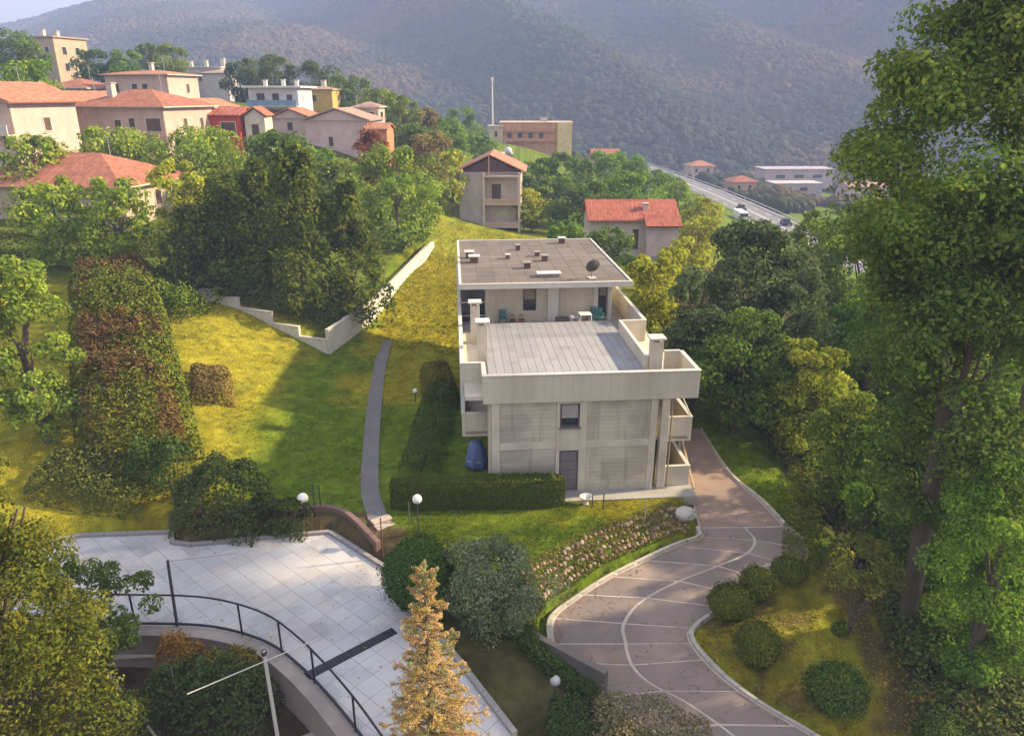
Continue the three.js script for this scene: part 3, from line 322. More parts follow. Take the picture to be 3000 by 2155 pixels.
  const bn = thing('terrace_bench', 'low dark bench against the penthouse wall', 'bench', w2(0.75, 5.6, -11.9), 0); part(bn, 'seat', rbx(-0.45, 0.45, 0.34, 0.42, -0.18, 0.18, 0.015), P([0.12, 0.11, 0.1])); part(bn, 'shelf', rbx(-0.42, 0.42, 0.14, 0.19, -0.16, 0.16, 0.01), P([0.3, 0.28, 0.25])); for (const a of [-1, 1]) part(bn, 'leg', rbx(a * 0.4 - 0.03, a * 0.4 + 0.03, 0, 0.34, -0.15, 0.15, 0.01), P([0.12, 0.11, 0.1]));
  for (const [x, z, c, l] of [[-1.9, -11.9, [0.3, 0.12, 0.07], 'terracotta flower pot on the roof terrace, under the window'], [-2.5, -11.9, [0.16, 0.12, 0.1], 'dark flower pot on the roof terrace, beside the lone chair']]) { const p = thing('flower_pot', l, 'pot', w2(x, 5.6, z)); part(p, 'pot', new THREE.LatheGeometry([[0.001, 0], [0.13, 0], [0.19, 0.3], [0.22, 0.3], [0.22, 0.36], [0.18, 0.36], [0.17, 0.3], [0.001, 0.3]].map(q => new THREE.Vector2(...q)), 14), P(c)); part(p, 'plant', leafBall(40, 0.2, 0.09, [[0.06, 0.1, 0.03], [0.09, 0.11, 0.03]], 3).translate(0, 0.5, 0), leafMat); }
  // covered furniture beside the building
  const tp = thing('covered_furniture', 'blue tarpaulin thrown over garden furniture beside the building', 'tarpaulin', w2(-5.2, 0, -3.2), 0.2), tg = new THREE.SphereGeometry(1, 28, 18); { const p = tg.attributes.position; for (let i = 0; i < p.count; i++) { const x = p.getX(i), y = p.getY(i), z = p.getZ(i), a = Math.atan2(z, x), f = 1 + 0.13 * Math.sin(a * 7) * clamp(0.7 - y) + 0.1 * (noise2(x * 4 + 8, z * 4 + y * 3) - 0.5); const q = Math.hypot(x, z) || 1e-4, e = Math.pow(1 - Math.pow(Math.min(1, Math.abs(y)), 4), 0.25) / q * (0.54 - 0.14 * y); p.setXYZ(i, x * e * f, Math.max(0, 0.8 + y * 0.8 * (1 + 0.1 * noise2(x * 3, z * 3))), z * e * f); } tg.computeVertexNormals(); }
  part(tp, 'tarpaulin', tg, mat([0.11, 0.17, 0.36], 0.55)); part(tp, 'tie_rope', new THREE.TorusGeometry(0.57, 0.02, 6, 24).rotateX(Math.PI / 2).translate(0, 0.55, 0), mat([0.6, 0.6, 0.6], 0.8));
  const wd = thing('stone_basin', 'small whitish stone basin at the foot of the ribbed facade', 'basin', [3.75, 0.02, -32.95]); part(wd, 'bowl', new THREE.LatheGeometry([[0.001, 0.3], [0.12, 0.32], [0.3, 0.46], [0.34, 0.46], [0.3, 0.36], [0.14, 0.24], [0.12, 0.05], [0.2, 0], [0.001, 0]].map(q => new THREE.Vector2(...q)), 18), P([0.7, 0.68, 0.66]));
}
console.log('building');
// ---------- houses ----------
const tileTex = tex(512, 4, (u, v) => { const w = 0.5 + 0.5 * Math.cos(u * 6.2832 / 0.25), n = hash2(u / 0.25 | 0, v / 0.4 | 0), a = 0.72 + 0.16 * w + 0.3 * (n - 0.5) + 0.25 * (fbm(u, v, 4) - 0.5); return [a, a * (0.93 + 0.1 * n), a * (0.9 + 0.12 * n)]; });
const tileM = (c) => mat(c, 0.9, { map: tileTex, bumpMap: tileTex, bumpScale: 0.05 });
function faces(tris) { const g = new THREE.BufferGeometry(); g.setAttribute('position', new THREE.Float32BufferAttribute(tris.flat(2), 3)); g.computeVertexNormals(); return boxUV(g); }
function hipRoof(w, d, y, rise, ov) { const a = w / 2 + ov, b = d / 2 + ov, k = Math.max(0, a - b), l = Math.max(0, b - a), r0 = [-k, y + rise, -l], r1 = [k, y + rise, l], e = y, A = [-a, e, -b], B = [a, e, -b], C = [a, e, b], D = [-a, e, b];
  const t = a >= b ? [[D, C, r1], [D, r1, r0], [B, A, r0], [B, r0, r1], [C, B, r1], [A, D, r0]] : [[C, B, r0], [C, r0, r1], [A, D, r1], [A, r1, r0], [D, C, r1], [B, A, r0]]; return faces(t); }
function gableRoof(w, d, y, rise, ov, along) { // along 'x': ridge parallel to x
  const a = w / 2 + ov, b = d / 2 + ov, th = 0.14, q = []; const span = along === 'x' ? b : a, len = along === 'x' ? a : b, list = [];
  for (const s of [-1, 1]) { const L = Math.hypot(span, rise + ov * rise / span), g = new THREE.BoxGeometry(along === 'x' ? len * 2 : L, th, along === 'x' ? L : len * 2, along === 'x' ? Math.round(len * 2 / 0.2) : 1, 1, along === 'x' ? 1 : Math.round(len * 2 / 0.2)); const p = g.attributes.position; for (let i = 0; i < p.count; i++) { const k = Math.round((along === 'x' ? p.getX(i) : p.getZ(i)) / 0.2); if (p.getY(i) > 0) p.setY(i, p.getY(i) + (k & 1 ? 0.05 : 0)); } g.computeVertexNormals();
    const ang = Math.atan2(rise, span); if (along === 'x') { g.rotateX(s * ang); g.translate(0, y + rise / 2, s * span / 2); } else { g.rotateZ(-s * ang); g.translate(s * span / 2, y + rise / 2, 0); } list.push(boxUV(g)); }
  return merge(list); }
const shade = mat([0.035, 0.03, 0.03], 0.25), trimM = P([0.62, 0.58, 0.52]), shutM = P([0.11, 0.07, 0.05]);
function house(name, label, x, z, y, turn, o) {
  const H = thing(name, label, o.cat || 'house', [x, y ?? ground(x, z), z], turn), w = o.w, d = o.d, h = o.h, wm = P(o.wall, 0.95);
  part(H, 'wall', bx(-w / 2, w / 2, -3, h, -d / 2, d / 2), wm);
  const r = o.roof;
  if (r.type === 'flat') { part(H, 'roof', rbx(-w / 2 - r.ov, w / 2 + r.ov, h, h + 0.3, -d / 2 - r.ov, d / 2 + r.ov, 0.03), P(r.c)); }
  else { const rf = part(H, 'roof', r.type === 'hip' ? hipRoof(w, d, h + 0.1, r.rise, r.ov) : gableRoof(w, d, h + 0.05, r.rise, r.ov, r.along || 'x'), tileM(r.c)); if (r.type === 'hip') part(rf, 'eaves', rbx(-w / 2 - r.ov, w / 2 + r.ov, h - 0.06, h + 0.1, -d / 2 - r.ov, d / 2 + r.ov, 0.03), trimM);
    else { const sh = new THREE.Shape(), a = (r.along === 'z' ? w : d) / 2; sh.moveTo(-a, 0); sh.lineTo(a, 0); sh.lineTo(0, r.rise * a / (a + r.ov)); const g = new THREE.ExtrudeGeometry(sh, { depth: (r.along === 'z' ? d : w) - 0.02, bevelEnabled: false }); g.translate(0, h, -(r.along === 'z' ? d : w) / 2 + 0.01); if (r.along !== 'z') g.rotateY(Math.PI / 2); part(H, 'gable_wall', boxUV(g), r.gable ? P(r.gable) : wm); } }
  for (const [face, u, v, ww, hh, kind] of o.win || []) { // face f: towards +z, r: towards +x
    const f = face === 'f', zz = d / 2, xx = w / 2, mk = (a0, a1, y0, y1, p0, p1) => f ? bx(a0, a1, y0, y1, zz + p0, zz + p1) : bx(xx + p0, xx + p1, y0, y1, -a1, -a0);
    const a0 = u - ww / 2, a1 = u + ww / 2; const fr = part(H, kind === 'door' ? 'door' : 'window', merge([mk(a0 - 0.09, a0, v, v + hh, -0.05, 0.05), mk(a1, a1 + 0.09, v, v + hh, -0.05, 0.05), mk(a0 - 0.09, a1 + 0.09, v + hh, v + hh + 0.09, -0.05, 0.052), mk(a0 - 0.16, a1 + 0.16, v - 0.08, v, -0.05, 0.1)]), o.trim || trimM);
    part(fr, 'pane', mk(a0, a1, v, v + hh, -0.05, 0.012), kind === 'door' || kind === 'shut' ? shutM : shade); if (kind === 'shutters') for (const s of [-1, 1]) part(fr, 'shutter', s < 0 ? mk(a0 - 0.1 - ww * 0.5, a0 - 0.1, v, v + hh, 0.0, 0.06) : mk(a1 + 0.1, a1 + 0.1 + ww * 0.5, v, v + hh, 0.0, 0.06), shutM); }
  for (const [cx, cz, y0, y1, s = 0.35] of o.chim || []) { const c = part(H, 'chimney', rbx(cx - s, cx + s, y0, y1, cz - s, cz + s, 0.03), P(o.chimC || [0.62, 0.57, 0.52])); part(c, 'chimney_cap', rbx(cx - s - 0.12, cx + s + 0.12, y1, y1 + 0.14, cz - s - 0.12, cz + s + 0.12, 0.03), P([0.5, 0.46, 0.42])); }
  if (r.type !== 'flat' && w > 5) { const ax = w * 0.22, ay = h + r.rise * 0.8; const an = part(H, 'aerial', rod([ax, h, 0], [ax, ay + 2.2, 0], 0.035), P([0.4, 0.4, 0.4])); for (const k of [0, 0.25, 0.5]) part(an, 'aerial_bar', rod([ax - 0.45 + k * 0.4, ay + 2.1 - k, 0], [ax + 0.45 - k * 0.4, ay + 2.1 - k, 0], 0.025), P([0.4, 0.4, 0.4])); part(H, 'gutter', merge([rod([-w / 2 - r.ov, h, d / 2 + r.ov], [w / 2 + r.ov, h, d / 2 + r.ov], 0.08), rod([w / 2 - 0.1, h, d / 2 + 0.1], [w / 2 - 0.1, 0, d / 2 + 0.1], 0.06)]), P([0.35, 0.25, 0.2])); }
  for (const [x0, x1, yb, out, fc] of o.balc || []) { const b = part(H, 'balcony', bx(x0, x1, yb - 0.15, yb, d / 2, d / 2 + out), trimM); part(b, 'balustrade', rbx(x0, x1, yb, yb + 0.95, d / 2 + out - 0.12, d / 2 + out, 0.02), P(fc || o.wall)); }
  return H;
}
const PINK = [0.60, 0.44, 0.38], ROOF = [0.36, 0.13, 0.075], ROOFP = [0.44, 0.19, 0.11];
// the three-storey house: gable to the viewer, loggias
{ const H = house('gabled_house', 'narrow three-storey house with brown gable and loggias', -2.9, -112, 1.0, -0.04, { w: 8.6, d: 9, h: 8.3, wall: [0.58, 0.5, 0.44], roof: { type: 'gable', along: 'z', rise: 2.3, ov: 0.7, c: [0.42, 0.2, 0.13], gable: [0.15, 0.08, 0.06] }, win: [['r', 1, 5, 1, 1.4, 'shutters'], ['r', 1, 2, 1, 1.4, 'shutters']] });
  const cr = P([0.64, 0.54, 0.46]), gr = P([0.47, 0.42, 0.4]); part(H, 'side_bay', bx(-4.32, -1.0, -1, 8.28, 4.5, 5.7), gr);
  for (const yb of [0.9, 4.1, 7.9]) { const b = part(H, 'loggia_floor', bx(-1.0, 4.3, yb - 0.2, yb, 4.5, 6.0), cr); if (yb < 7) part(b, 'balustrade', rbx(-1.0, 4.3, yb, yb + 0.6, 5.85, 5.98, 0.02), P([0.58, 0.4, 0.31])); }
  for (const xx of [-0.9, 4.1]) part(H, 'pier', rbx(xx - 0.12, xx + 0.2, -1, 8.3, 5.6, 6.02, 0.02), cr); part(H, 'loggia_door', bx(0.2, 1.5, 4.1, 6.6, 4.5, 4.56), shutM); part(H, 'cellar_opening', bx(-0.8, 3.9, -0.3, 0.65, 4.5, 4.53), shade); part(H, 'antenna', rod([-0.1, 8, 5.95], [-0.1, 10.8, 5.95], 0.05), P([0.5, 0.3, 0.25])); }
// white cottage with red roof
{ const H = house('tiled_cottage', 'low white cottage under a long red tiled roof', 14.4, -92, 0.9, 0.02, { w: 10.2, d: 7, h: 4.6, wall: [0.62, 0.52, 0.5], roof: { type: 'gable', along: 'x', rise: 1.9, ov: 0.45, c: [0.40, 0.115, 0.07] }, win: [['f', -1.6, 2.2, 0.9, 1.3], ['f', 0.3, 1.2, 0.75, 2.4, 'door']], chim: [[1.6, 1.8, 4.6, 6.3, 0.3]] });
  part(H, 'gable_wing', bx(1.4, 5.1, -2, 4.3, 3.5, 4.9), P([0.64, 0.53, 0.52])); part(H, 'wing_base', bx(1.35, 5.15, -2, 0.6, 4.9, 4.96), P([0.38, 0.35, 0.37])); const rg = new THREE.BoxGeometry(4.3, 0.14, 2.2); rg.rotateX(0.5); rg.translate(3.25, 4.75, 4.6); part(H, 'wing_roof', boxUV(rg), tileM([0.4, 0.115, 0.07])); }
// pink villa with hip roof and a higher block behind
house('pink_villa', 'pink villa with red hipped roof on the hillside', -47.2, -101, 13.2, -0.22, { w: 12.4, d: 10, h: 4.9, wall: PINK, roof: { type: 'hip', rise: 2.0, ov: 0.7, c: ROOF }, win: [['f', -0.4, 1.2, 0.9, 2.2, 'door'], ['f', 1.6, 2.1, 0.8, 1.5, 'shut'], ['f', 4.6, 2.1, 2.0, 1.5], ['r', -1, 2, 0.7, 1.5, 'shut'], ['r', 2.4, 2, 0.7, 1.5, 'shut']], chim: [[-2.6, 2.5, 5, 7.6, 0.4]], balc: [[-1.8, 6, 0.9, 1.2, [0.5, 0.3, 0.26]]] });
house('villa_wing', 'cream annex beside the pink villa with low tiled roof', -41.6, -107, 13.3, -0.22, { w: 3.4, d: 9, h: 4.6, wall: [0.66, 0.54, 0.44], roof: { type: 'hip', rise: 1.1, ov: 0.4, c: ROOFP }, win: [['f', 0, 1.6, 0.9, 1.5, 'shut']] });
house('upper_house', 'tall pale pink house with flat eaves above the villa', -58, -128, 17.4, -0.2, { w: 11, d: 8, h: 5.0, wall: [0.62, 0.46, 0.41], roof: { type: 'hip', rise: 0.7, ov: 0.6, c: ROOFP }, win: [['f', -0.4, 2.4, 0.9, 1.3], ['f', 1.4, 2.4, 0.9, 1.3], ['f', -3.6, 2.4, 0.8, 1.3, 'shut'], ['r', 1, 2.4, 0.8, 1.3, 'shut']], chim: [[0.2, 0, 5, 6.8, 0.3]] });
house('pink_house', 'pink house with pale orange roof cut by the picture edge', -57.6, -90, 12.5, -0.25, { w: 9.5, d: 9, h: 6.2, wall: [0.66, 0.5, 0.46], roof: { type: 'gable', along: 'z', rise: 2.1, ov: 0.8, c: ROOFP }, win: [['f', 3.4, 1.4, 0.8, 1.7, 'shut'], ['f', -2.2, 3.8, 0.8, 1.4, 'shutters'], ['r', 0, 3.2, 0.9, 1.4, 'shut']], balc: [[2.2, 5.2, 3.0, 1.4, [0.66, 0.6, 0.55]]] });
house('tiled_house', 'house under a broad red hipped roof with white chimney', -43.5, -77, 8.2, -0.15, { w: 16, d: 11, h: 3.2, wall: [0.55, 0.44, 0.37], roof: { type: 'hip', rise: 2.6, ov: 0.8, c: [0.38, 0.14, 0.085] }, win: [['r', 0, 1, 1, 1.3, 'shut']], chim: [[-3.4, -0.6, 4.2, 7.2, 0.55]], chimC: [0.7, 0.67, 0.64] });
house('red_garage', 'small red walled house with red roof', -38.3, -106, 14.0, -0.1, { w: 4.8, d: 5, h: 2.9, wall: [0.5, 0.06, 0.045], roof: { type: 'gable', along: 'x', rise: 1.0, ov: 0.3, c: [0.4, 0.12, 0.08] }, win: [['f', 0.8, 0.3, 2, 1.8, 'door']] });
house('gable_cottage', 'cream cottage with small red gable beside the red walled house', -34.6, -106.5, 13.2, 0.1, { w: 2.6, d: 5, h: 3.6, wall: [0.66, 0.58, 0.5], roof: { type: 'gable', along: 'z', rise: 1.1, ov: 0.3, c: ROOF }, win: [['f', 0, 1.2, 0.9, 1.4, 'shut']] });
house('white_villa', 'white flat-roofed villa with blue balcony', -40.7, -139, 15.2, -0.05, { w: 8.6, d: 8, h: 5.4, wall: [0.62, 0.62, 0.68], roof: { type: 'flat', ov: 0.8, c: [0.75, 0.74, 0.74] }, win: [['f', -2.2, 2.7, 1.4, 1.8], ['f', 0.4, 2.7, 1.2, 1.8], ['f', 2.8, 2.7, 1, 1.6], ['f', 0, 0.2, 5, 1.7]], balc: [[-4.3, 4.3, 2.5, 1.3, [0.2, 0.33, 0.5]]], chim: [[-2.6, 0, 5.6, 6.6, 0.3], [0.6, 0, 5.6, 6.7, 0.3], [3, 0, 5.6, 6.6, 0.3]], chimC: [0.75, 0.73, 0.72] });
house('yellow_house', 'small ochre yellow house beside the white villa', -36.6, -154, 16.2, -0.15, { w: 5.2, d: 5.5, h: 4.2, wall: [0.62, 0.40, 0.10], roof: { type: 'hip', rise: 0.6, ov: 0.35, c: [0.42, 0.26, 0.15] }, win: [['f', -1, 2, 0.8, 1.2, 'shut'], ['r', 0.3, 2, 0.8, 1.2, 'shut']], chim: [[0, 0, 4.4, 5.8, 0.4]], chimC: [0.72, 0.66, 0.62] });
house('slanted_house', 'pale pink house with wide slanted gable', -26.2, -122, 11.2, -0.12, { w: 9.8, d: 8, h: 4.6, wall: [0.68, 0.53, 0.53], roof: { type: 'gable', along: 'z', rise: 1.7, ov: 0.5, c: [0.42, 0.28, 0.22] }, win: [['f', -1.0, 0.9, 0.7, 1.4, 'shut']] });
{ const H = house('square_tower', 'small square belvedere tower rising behind the slanted pink house', -23.3, -128, 11.4, -0.1, { cat: 'tower', w: 4, d: 4, h: 6.2, wall: [0.52, 0.43, 0.35], roof: { type: 'hip', rise: 0.8, ov: 0.4, c: [0.36, 0.24, 0.19] }, win: [['f', -0.9, 4.5, 0.8, 1.0], ['f', 0.9, 4.5, 0.8, 1.0], ['r', 0, 4.5, 1.4, 1.0]] }); }
house('orange_annex', 'small orange walled annex beside the slanted pink house', -20.2, -118, 11.2, -0.1, { w: 3.4, d: 4, h: 3.4, wall: [0.6, 0.24, 0.12], roof: { type: 'gable', along: 'x', rise: 0.8, ov: 0.3, c: ROOFP }, win: [['f', 0.4, 1.2, 0.8, 1.2, 'shut']] });
house('low_tiled_house', 'low house with pale red roof below the white villa', -34.8, -126, 13.4, -0.1, { w: 6.6, d: 6, h: 2.6, wall: [0.64, 0.5, 0.45], roof: { type: 'gable', along: 'z', rise: 1.4, ov: 0.4, c: ROOFP }, win: [['f', 0, 0.8, 0.9, 1.2, 'shut']] });
house('apartment_block', 'beige apartment block on the hilltop with balconies', -98.5, -173, 19, -0.25, { cat: 'building', w: 9, d: 9, h: 11.6, wall: [0.5, 0.39, 0.29], roof: { type: 'flat', ov: 0.4, c: [0.45, 0.3, 0.22] }, win: [['f', -2.5, 2, 1, 1.4], ['f', 0, 2, 1, 1.4], ['f', 2.5, 2, 1, 1.4], ['f', -2.5, 5.2, 1, 1.4], ['f', 0, 5.2, 1, 1.4], ['f', 2.5, 5.2, 1, 1.4], ['f', -2.5, 8.4, 1, 1.4], ['f', 0, 8.4, 1, 1.4], ['f', 2.5, 8.4, 1, 1.4], ['r', -2, 8.4, 1.1, 1.5], ['r', 1.6, 8.4, 1.1, 1.5], ['r', -2, 5.2, 1.1, 1.5], ['r', 1.6, 5.2, 1.1, 1.5]], chim: [[-2, 0, 11.8, 13.4], [2.5, 1, 11.8, 13]] });
house('grey_gable_house', 'grey house with pale tiled gable beside the pink villa', -60.5, -112, 14.2, -0.3, { w: 7.6, d: 9, h: 4.2, wall: [0.46, 0.43, 0.44], roof: { type: 'gable', along: 'z', rise: 1.5, ov: 0.6, c: ROOFP }, win: [['f', 1.8, 1.4, 0.8, 1.3]] });
house('low_roof_house', 'low house with red roof below the hilltop apartment block', -69.5, -128, 16.2, -0.2, { w: 8, d: 8, h: 4.2, wall: [0.62, 0.52, 0.44], roof: { type: 'hip', rise: 1.5, ov: 0.6, c: ROOF }, win: [['f', 1, 1.8, 0.9, 1.3]] });
house('white_far_house', 'white house seen between dark trees on the ridge', -70.2, -192, 17.6, -0.1, { w: 6.4, d: 7, h: 6.6, wall: [0.66, 0.6, 0.64], roof: { type: 'hip', rise: 0.8, ov: 0.4, c: [0.4, 0.27, 0.22] }, win: [['f', 1.4, 3.2, 0.9, 1.4]] });
house('ridge_house', 'pale long house on the ridge with several small chimneys', -76.5, -200, 20.2, -0.1, { w: 11, d: 8, h: 5.4, wall: [0.58, 0.52, 0.5], roof: { type: 'flat', ov: 0.3, c: [0.62, 0.58, 0.54] }, win: [['f', -3, 2.4, 0.9, 1.3], ['f', 0, 2.4, 0.9, 1.3], ['f', 3, 2.4, 0.9, 1.3]], chim: [[-4, 0, 5.6, 7, 0.4], [0, 0, 5.6, 7.2, 0.4], [4.4, 0, 5.6, 7.6, 0.5]] });
// orange industrial building, mast
{ const H = house('orange_building', 'long orange building with flat roof on the valley rim', 6.4, -209, 6.2, -0.02, { cat: 'building', w: 19, d: 10, h: 6.2, wall: [0.68, 0.36, 0.17], roof: { type: 'flat', ov: 0.25, c: [0.6, 0.45, 0.36] }, win: [['f', -7, 2.2, 1.2, 1.6], ['f', -4.2, 2.2, 1.2, 1.6], ['f', -1.4, 2.2, 1.2, 1.6], ['f', 1.4, 2.2, 1.2, 1.6]] });
  part(H, 'side_bay', bx(5.6, 9.3, -3, 6.15, 5, 6.2), P([0.75, 0.6, 0.3])); part(H, 'roof_box', rbx(1.2, 3, 6.5, 7.4, -1, 1, 0.03), P([0.65, 0.5, 0.38])); for (const y of [1.8, 4.3]) part(H, 'balcony', bx(-9, 5, y - 0.15, y + 0.7, 5, 5.9), P([0.6, 0.28, 0.14])); for (const xx of [-5.6, -2.8, 0, 2.8]) part(H, 'pier', rbx(xx - 0.2, xx + 0.2, -3, 6.1, 5, 5.4, 0.03), P([0.66, 0.42, 0.26])); }
house('pump_house', 'small cream hut at the foot of the mast', -4.2, -205, 8.2, 0, { w: 3.6, d: 3.6, h: 3.4, wall: [0.62, 0.5, 0.38], roof: { type: 'flat', ov: 0.3, c: [0.66, 0.56, 0.45] }, win: [['f', 0, 0.9, 0.8, 1.4, 'door']] });
{ const m = thing('radio_mast', 'tall thin pale mast beside the orange building', 'mast', [-5.3, 9, -210]); part(m, 'pole', rod([0, -2, 0], [0, 14.6, 0], 0.34, 0.2, 8), P([0.55, 0.52, 0.52])); part(m, 'antenna_head', new THREE.CylinderGeometry(0.34, 0.34, 1.1, 10).translate(0, 14.2, 0), P([0.62, 0.58, 0.58])); for (const y of [11.6, 13.2]) part(m, 'platform_ring', new THREE.TorusGeometry(0.42, 0.06, 6, 14).rotateX(Math.PI / 2).translate(0, y, 0), P([0.45, 0.42, 0.42])); part(m, 'base', rbx(-0.7, 0.7, -2, 0.5, -0.7, 0.7, 0.05), P([0.66, 0.6, 0.54])); }
house('greenhouse_shed', 'low shed with pale roof below the mast', -4.6, -180, 4.2, 0.1, { w: 9, d: 5, h: 2.2, wall: [0.45, 0.42, 0.38], roof: { type: 'flat', ov: 0.3, c: [0.62, 0.64, 0.62] }, win: [['f', 0, 0.6, 1.2, 1]] });
house('red_far_house', 'small house with red roof below the orange building', 27, -225, 0.6, 0.1, { w: 8, d: 6, h: 2.6, wall: [0.5, 0.38, 0.32], roof: { type: 'gable', along: 'x', rise: 1.3, ov: 0.4, c: ROOF }, win: [['f', 0, 0.8, 1, 1.2]] });
// white globe tank behind the three-storey house
{ const g = thing('water_globe', 'white round dish standing behind the three-storey house', 'dish', [-0.6, 2, -124]); part(g, 'globe', new THREE.SphereGeometry(0.62, 18, 12).translate(0, 9.0, 0), P([0.66, 0.64, 0.64])); part(g, 'mast_pole', rod([0, 0, 0], [0, 8.5, 0], 0.07), P([0.4, 0.38, 0.36])); }
// valley houses
house('valley_villa', 'pink valley house beyond the highway, nearest the mountain foot', 79, -322, -14.5, 0.1, { w: 10, d: 8, h: 6, wall: [0.66, 0.5, 0.42], roof: { type: 'hip', rise: 1.8, ov: 0.6, c: ROOFP }, win: [['f', -2.5, 3.4, 1, 1.5], ['f', 2.5, 3.4, 1, 1.5]] });
house('valley_house', 'orange-pink valley house right beside the highway', 82, -272, -15.5, 0.1, { w: 9, d: 8, h: 6, wall: [0.6, 0.36, 0.27], roof: { type: 'hip', rise: 1.8, ov: 0.5, c: ROOF }, win: [['f', -2, 3.4, 1, 1.5], ['f', 2, 3.4, 1, 1.5]] });
house('valley_hall', 'long low white hall on the valley floor', 106, -285, -15, 0.05, { cat: 'building', w: 18, d: 9, h: 3.4, wall: [0.5, 0.44, 0.44], roof: { type: 'flat', ov: 0.3, c: [0.55, 0.53, 0.52] }, win: [['f', -4, 0.8, 3, 1.4], ['f', 2, 0.8, 3, 1.4]] });
house('valley_store', 'mauve roofed store behind the long white valley hall', 122, -330, -15.5, 0.05, { cat: 'building', w: 30, d: 12, h: 5, wall: [0.55, 0.42, 0.44], roof: { type: 'flat', ov: 0.3, c: [0.5, 0.44, 0.5] }, win: [['f', -8, 1.5, 4, 1.4], ['f', 0, 1.5, 4, 1.4], ['f', 8, 1.5, 4, 1.4]] });
house('valley_shed', 'long pinkish shed on the valley floor under the tall tree', 128, -275, -16, 0.05, { cat: 'building', w: 16, d: 9, h: 4.4, wall: [0.56, 0.4, 0.4], roof: { type: 'gable', along: 'x', rise: 1.4, ov: 0.3, c: [0.45, 0.25, 0.22] }, win: [['f', 0, 1.2, 3, 1.3]] });
console.log('houses');
// ---------- highway ----------
{
  const pts = [[55, -340], [59, -290], [62.4, -240], [63.5, -205], [63, -172], [60, -140], [54, -105]], c = new THREE.CatmullRomCurve3(pts.map(([x, z]) => V(x, -10, z))), n = 70;
  const rib = (o0, o1, y, f0 = 0, f1 = 1) => { const pos = [], uv = [], idx = []; for (let i = 0; i <= n; i++) { const t = mix(f0, f1, i / n), p = c.getPoint(t), g = c.getTangent(t); for (const o of [o0, o1]) { pos.push(p.x - g.z * o, y, p.z + g.x * o); uv.push(p.x - g.z * o, p.z); } if (i < n) idx.push(2 * i, 2 * i + 2, 2 * i + 1, 2 * i + 1, 2 * i + 2, 2 * i + 3); } const q = new THREE.BufferGeometry(); q.setAttribute('position', new THREE.Float32BufferAttribute(pos, 3)); q.setAttribute('uv', new THREE.Float32BufferAttribute(uv, 2)); q.setIndex(idx); q.computeVertexNormals(); return q; };
  const road = structure('highway', rib(-5.6, 5.6, -9.6), P([0.2, 0.2, 0.22], 0.9, asphTex), 'grey highway curving along the valley side', 'highway'); const lm = P([0.7, 0.7, 0.68]);
  for (const o of [-5.1, 5.1, -0.3, 0.3]) part(road, 'edge_line', rib(o - 0.12, o + 0.12, -9.59), lm); for (let k = 0; k < 20; k++) for (const o of [-2.7, 2.7]) part(road, 'lane_mark', rib(o - 0.1, o + 0.1, -9.588, k / 20, k / 20 + 0.02), lm);
  for (const [o, l] of [[-5.5, 'steel guard rail along the valley side of the highway'], [5.5, 'steel guard rail along the hill side of the highway']]) { const gr = thing('guard_rail', l, 'guard rail'); const P3 = []; for (let i = 0; i <= 24; i++) { const p = c.getPoint(i / 24), g = c.getTangent(i / 24); P3.push(V(p.x - g.z * o, -8.95, p.z + g.x * o)); } part(gr, 'rail', tube(P3, 0.14, 60, 5), P([0.55, 0.55, 0.56])); P3.forEach(p => part(gr, 'post', rod([p.x, -9.7, p.z], [p.x, -8.9, p.z], 0.08), P([0.4, 0.4, 0.4]))); }
  const car = (name, t, o, label, cm, big) => { const p = c.getPoint(t), g = c.getTangent(t), v = thing(name, label, big ? 'van' : 'car', [p.x - g.z * o, -9.58, p.z + g.x * o], Math.atan2(g.x, g.z)), L = big ? 6.5 : 4.3, Hh = big ? 2.6 : 0.85, W = big ? 1.1 : 0.88; const m = mat(cm, 0.3); part(v, 'body', rbx(-W, W, 0.32, Hh, -L / 2, L / 2, 0.18), m); if (big) part(v, 'windscreen', rbx(-W + 0.1, W - 0.1, 1.5, 2.3, L / 2 - 0.02, L / 2 + 0.03, 0.02), shade); else { part(v, 'cabin', rbx(-W + 0.12, W - 0.12, 0.8, 1.42, -L * 0.32, L * 0.2, 0.2), shade); part(v, 'roof_panel', rbx(-W + 0.18, W - 0.18, 1.4, 1.46, -L * 0.26, L * 0.12, 0.03), m); } for (const a of [-1, 1]) for (const b of [-1, 1]) part(v, 'wheel', new THREE.CylinderGeometry(0.33, 0.33, 0.24, 14).rotateZ(Math.PI / 2).translate(a * (W - 0.08), 0.33, b * L * 0.32), mat([0.02, 0.02, 0.02], 0.9)); };
  car('white_van', 0.615, 7.6, 'white van pulled up on the hill side of the highway', [0.78, 0.78, 0.78], true); car('highway_car', 0.64, -2, 'dark car on the highway, nearer of two', [0.03, 0.03, 0.04]); car('highway_car', 0.52, 2, 'dark car on the highway, farther of two', [0.06, 0.05, 0.06]); car('highway_car', 0.7, 3.4, 'silver car on the highway', [0.5, 0.5, 0.54]);
}
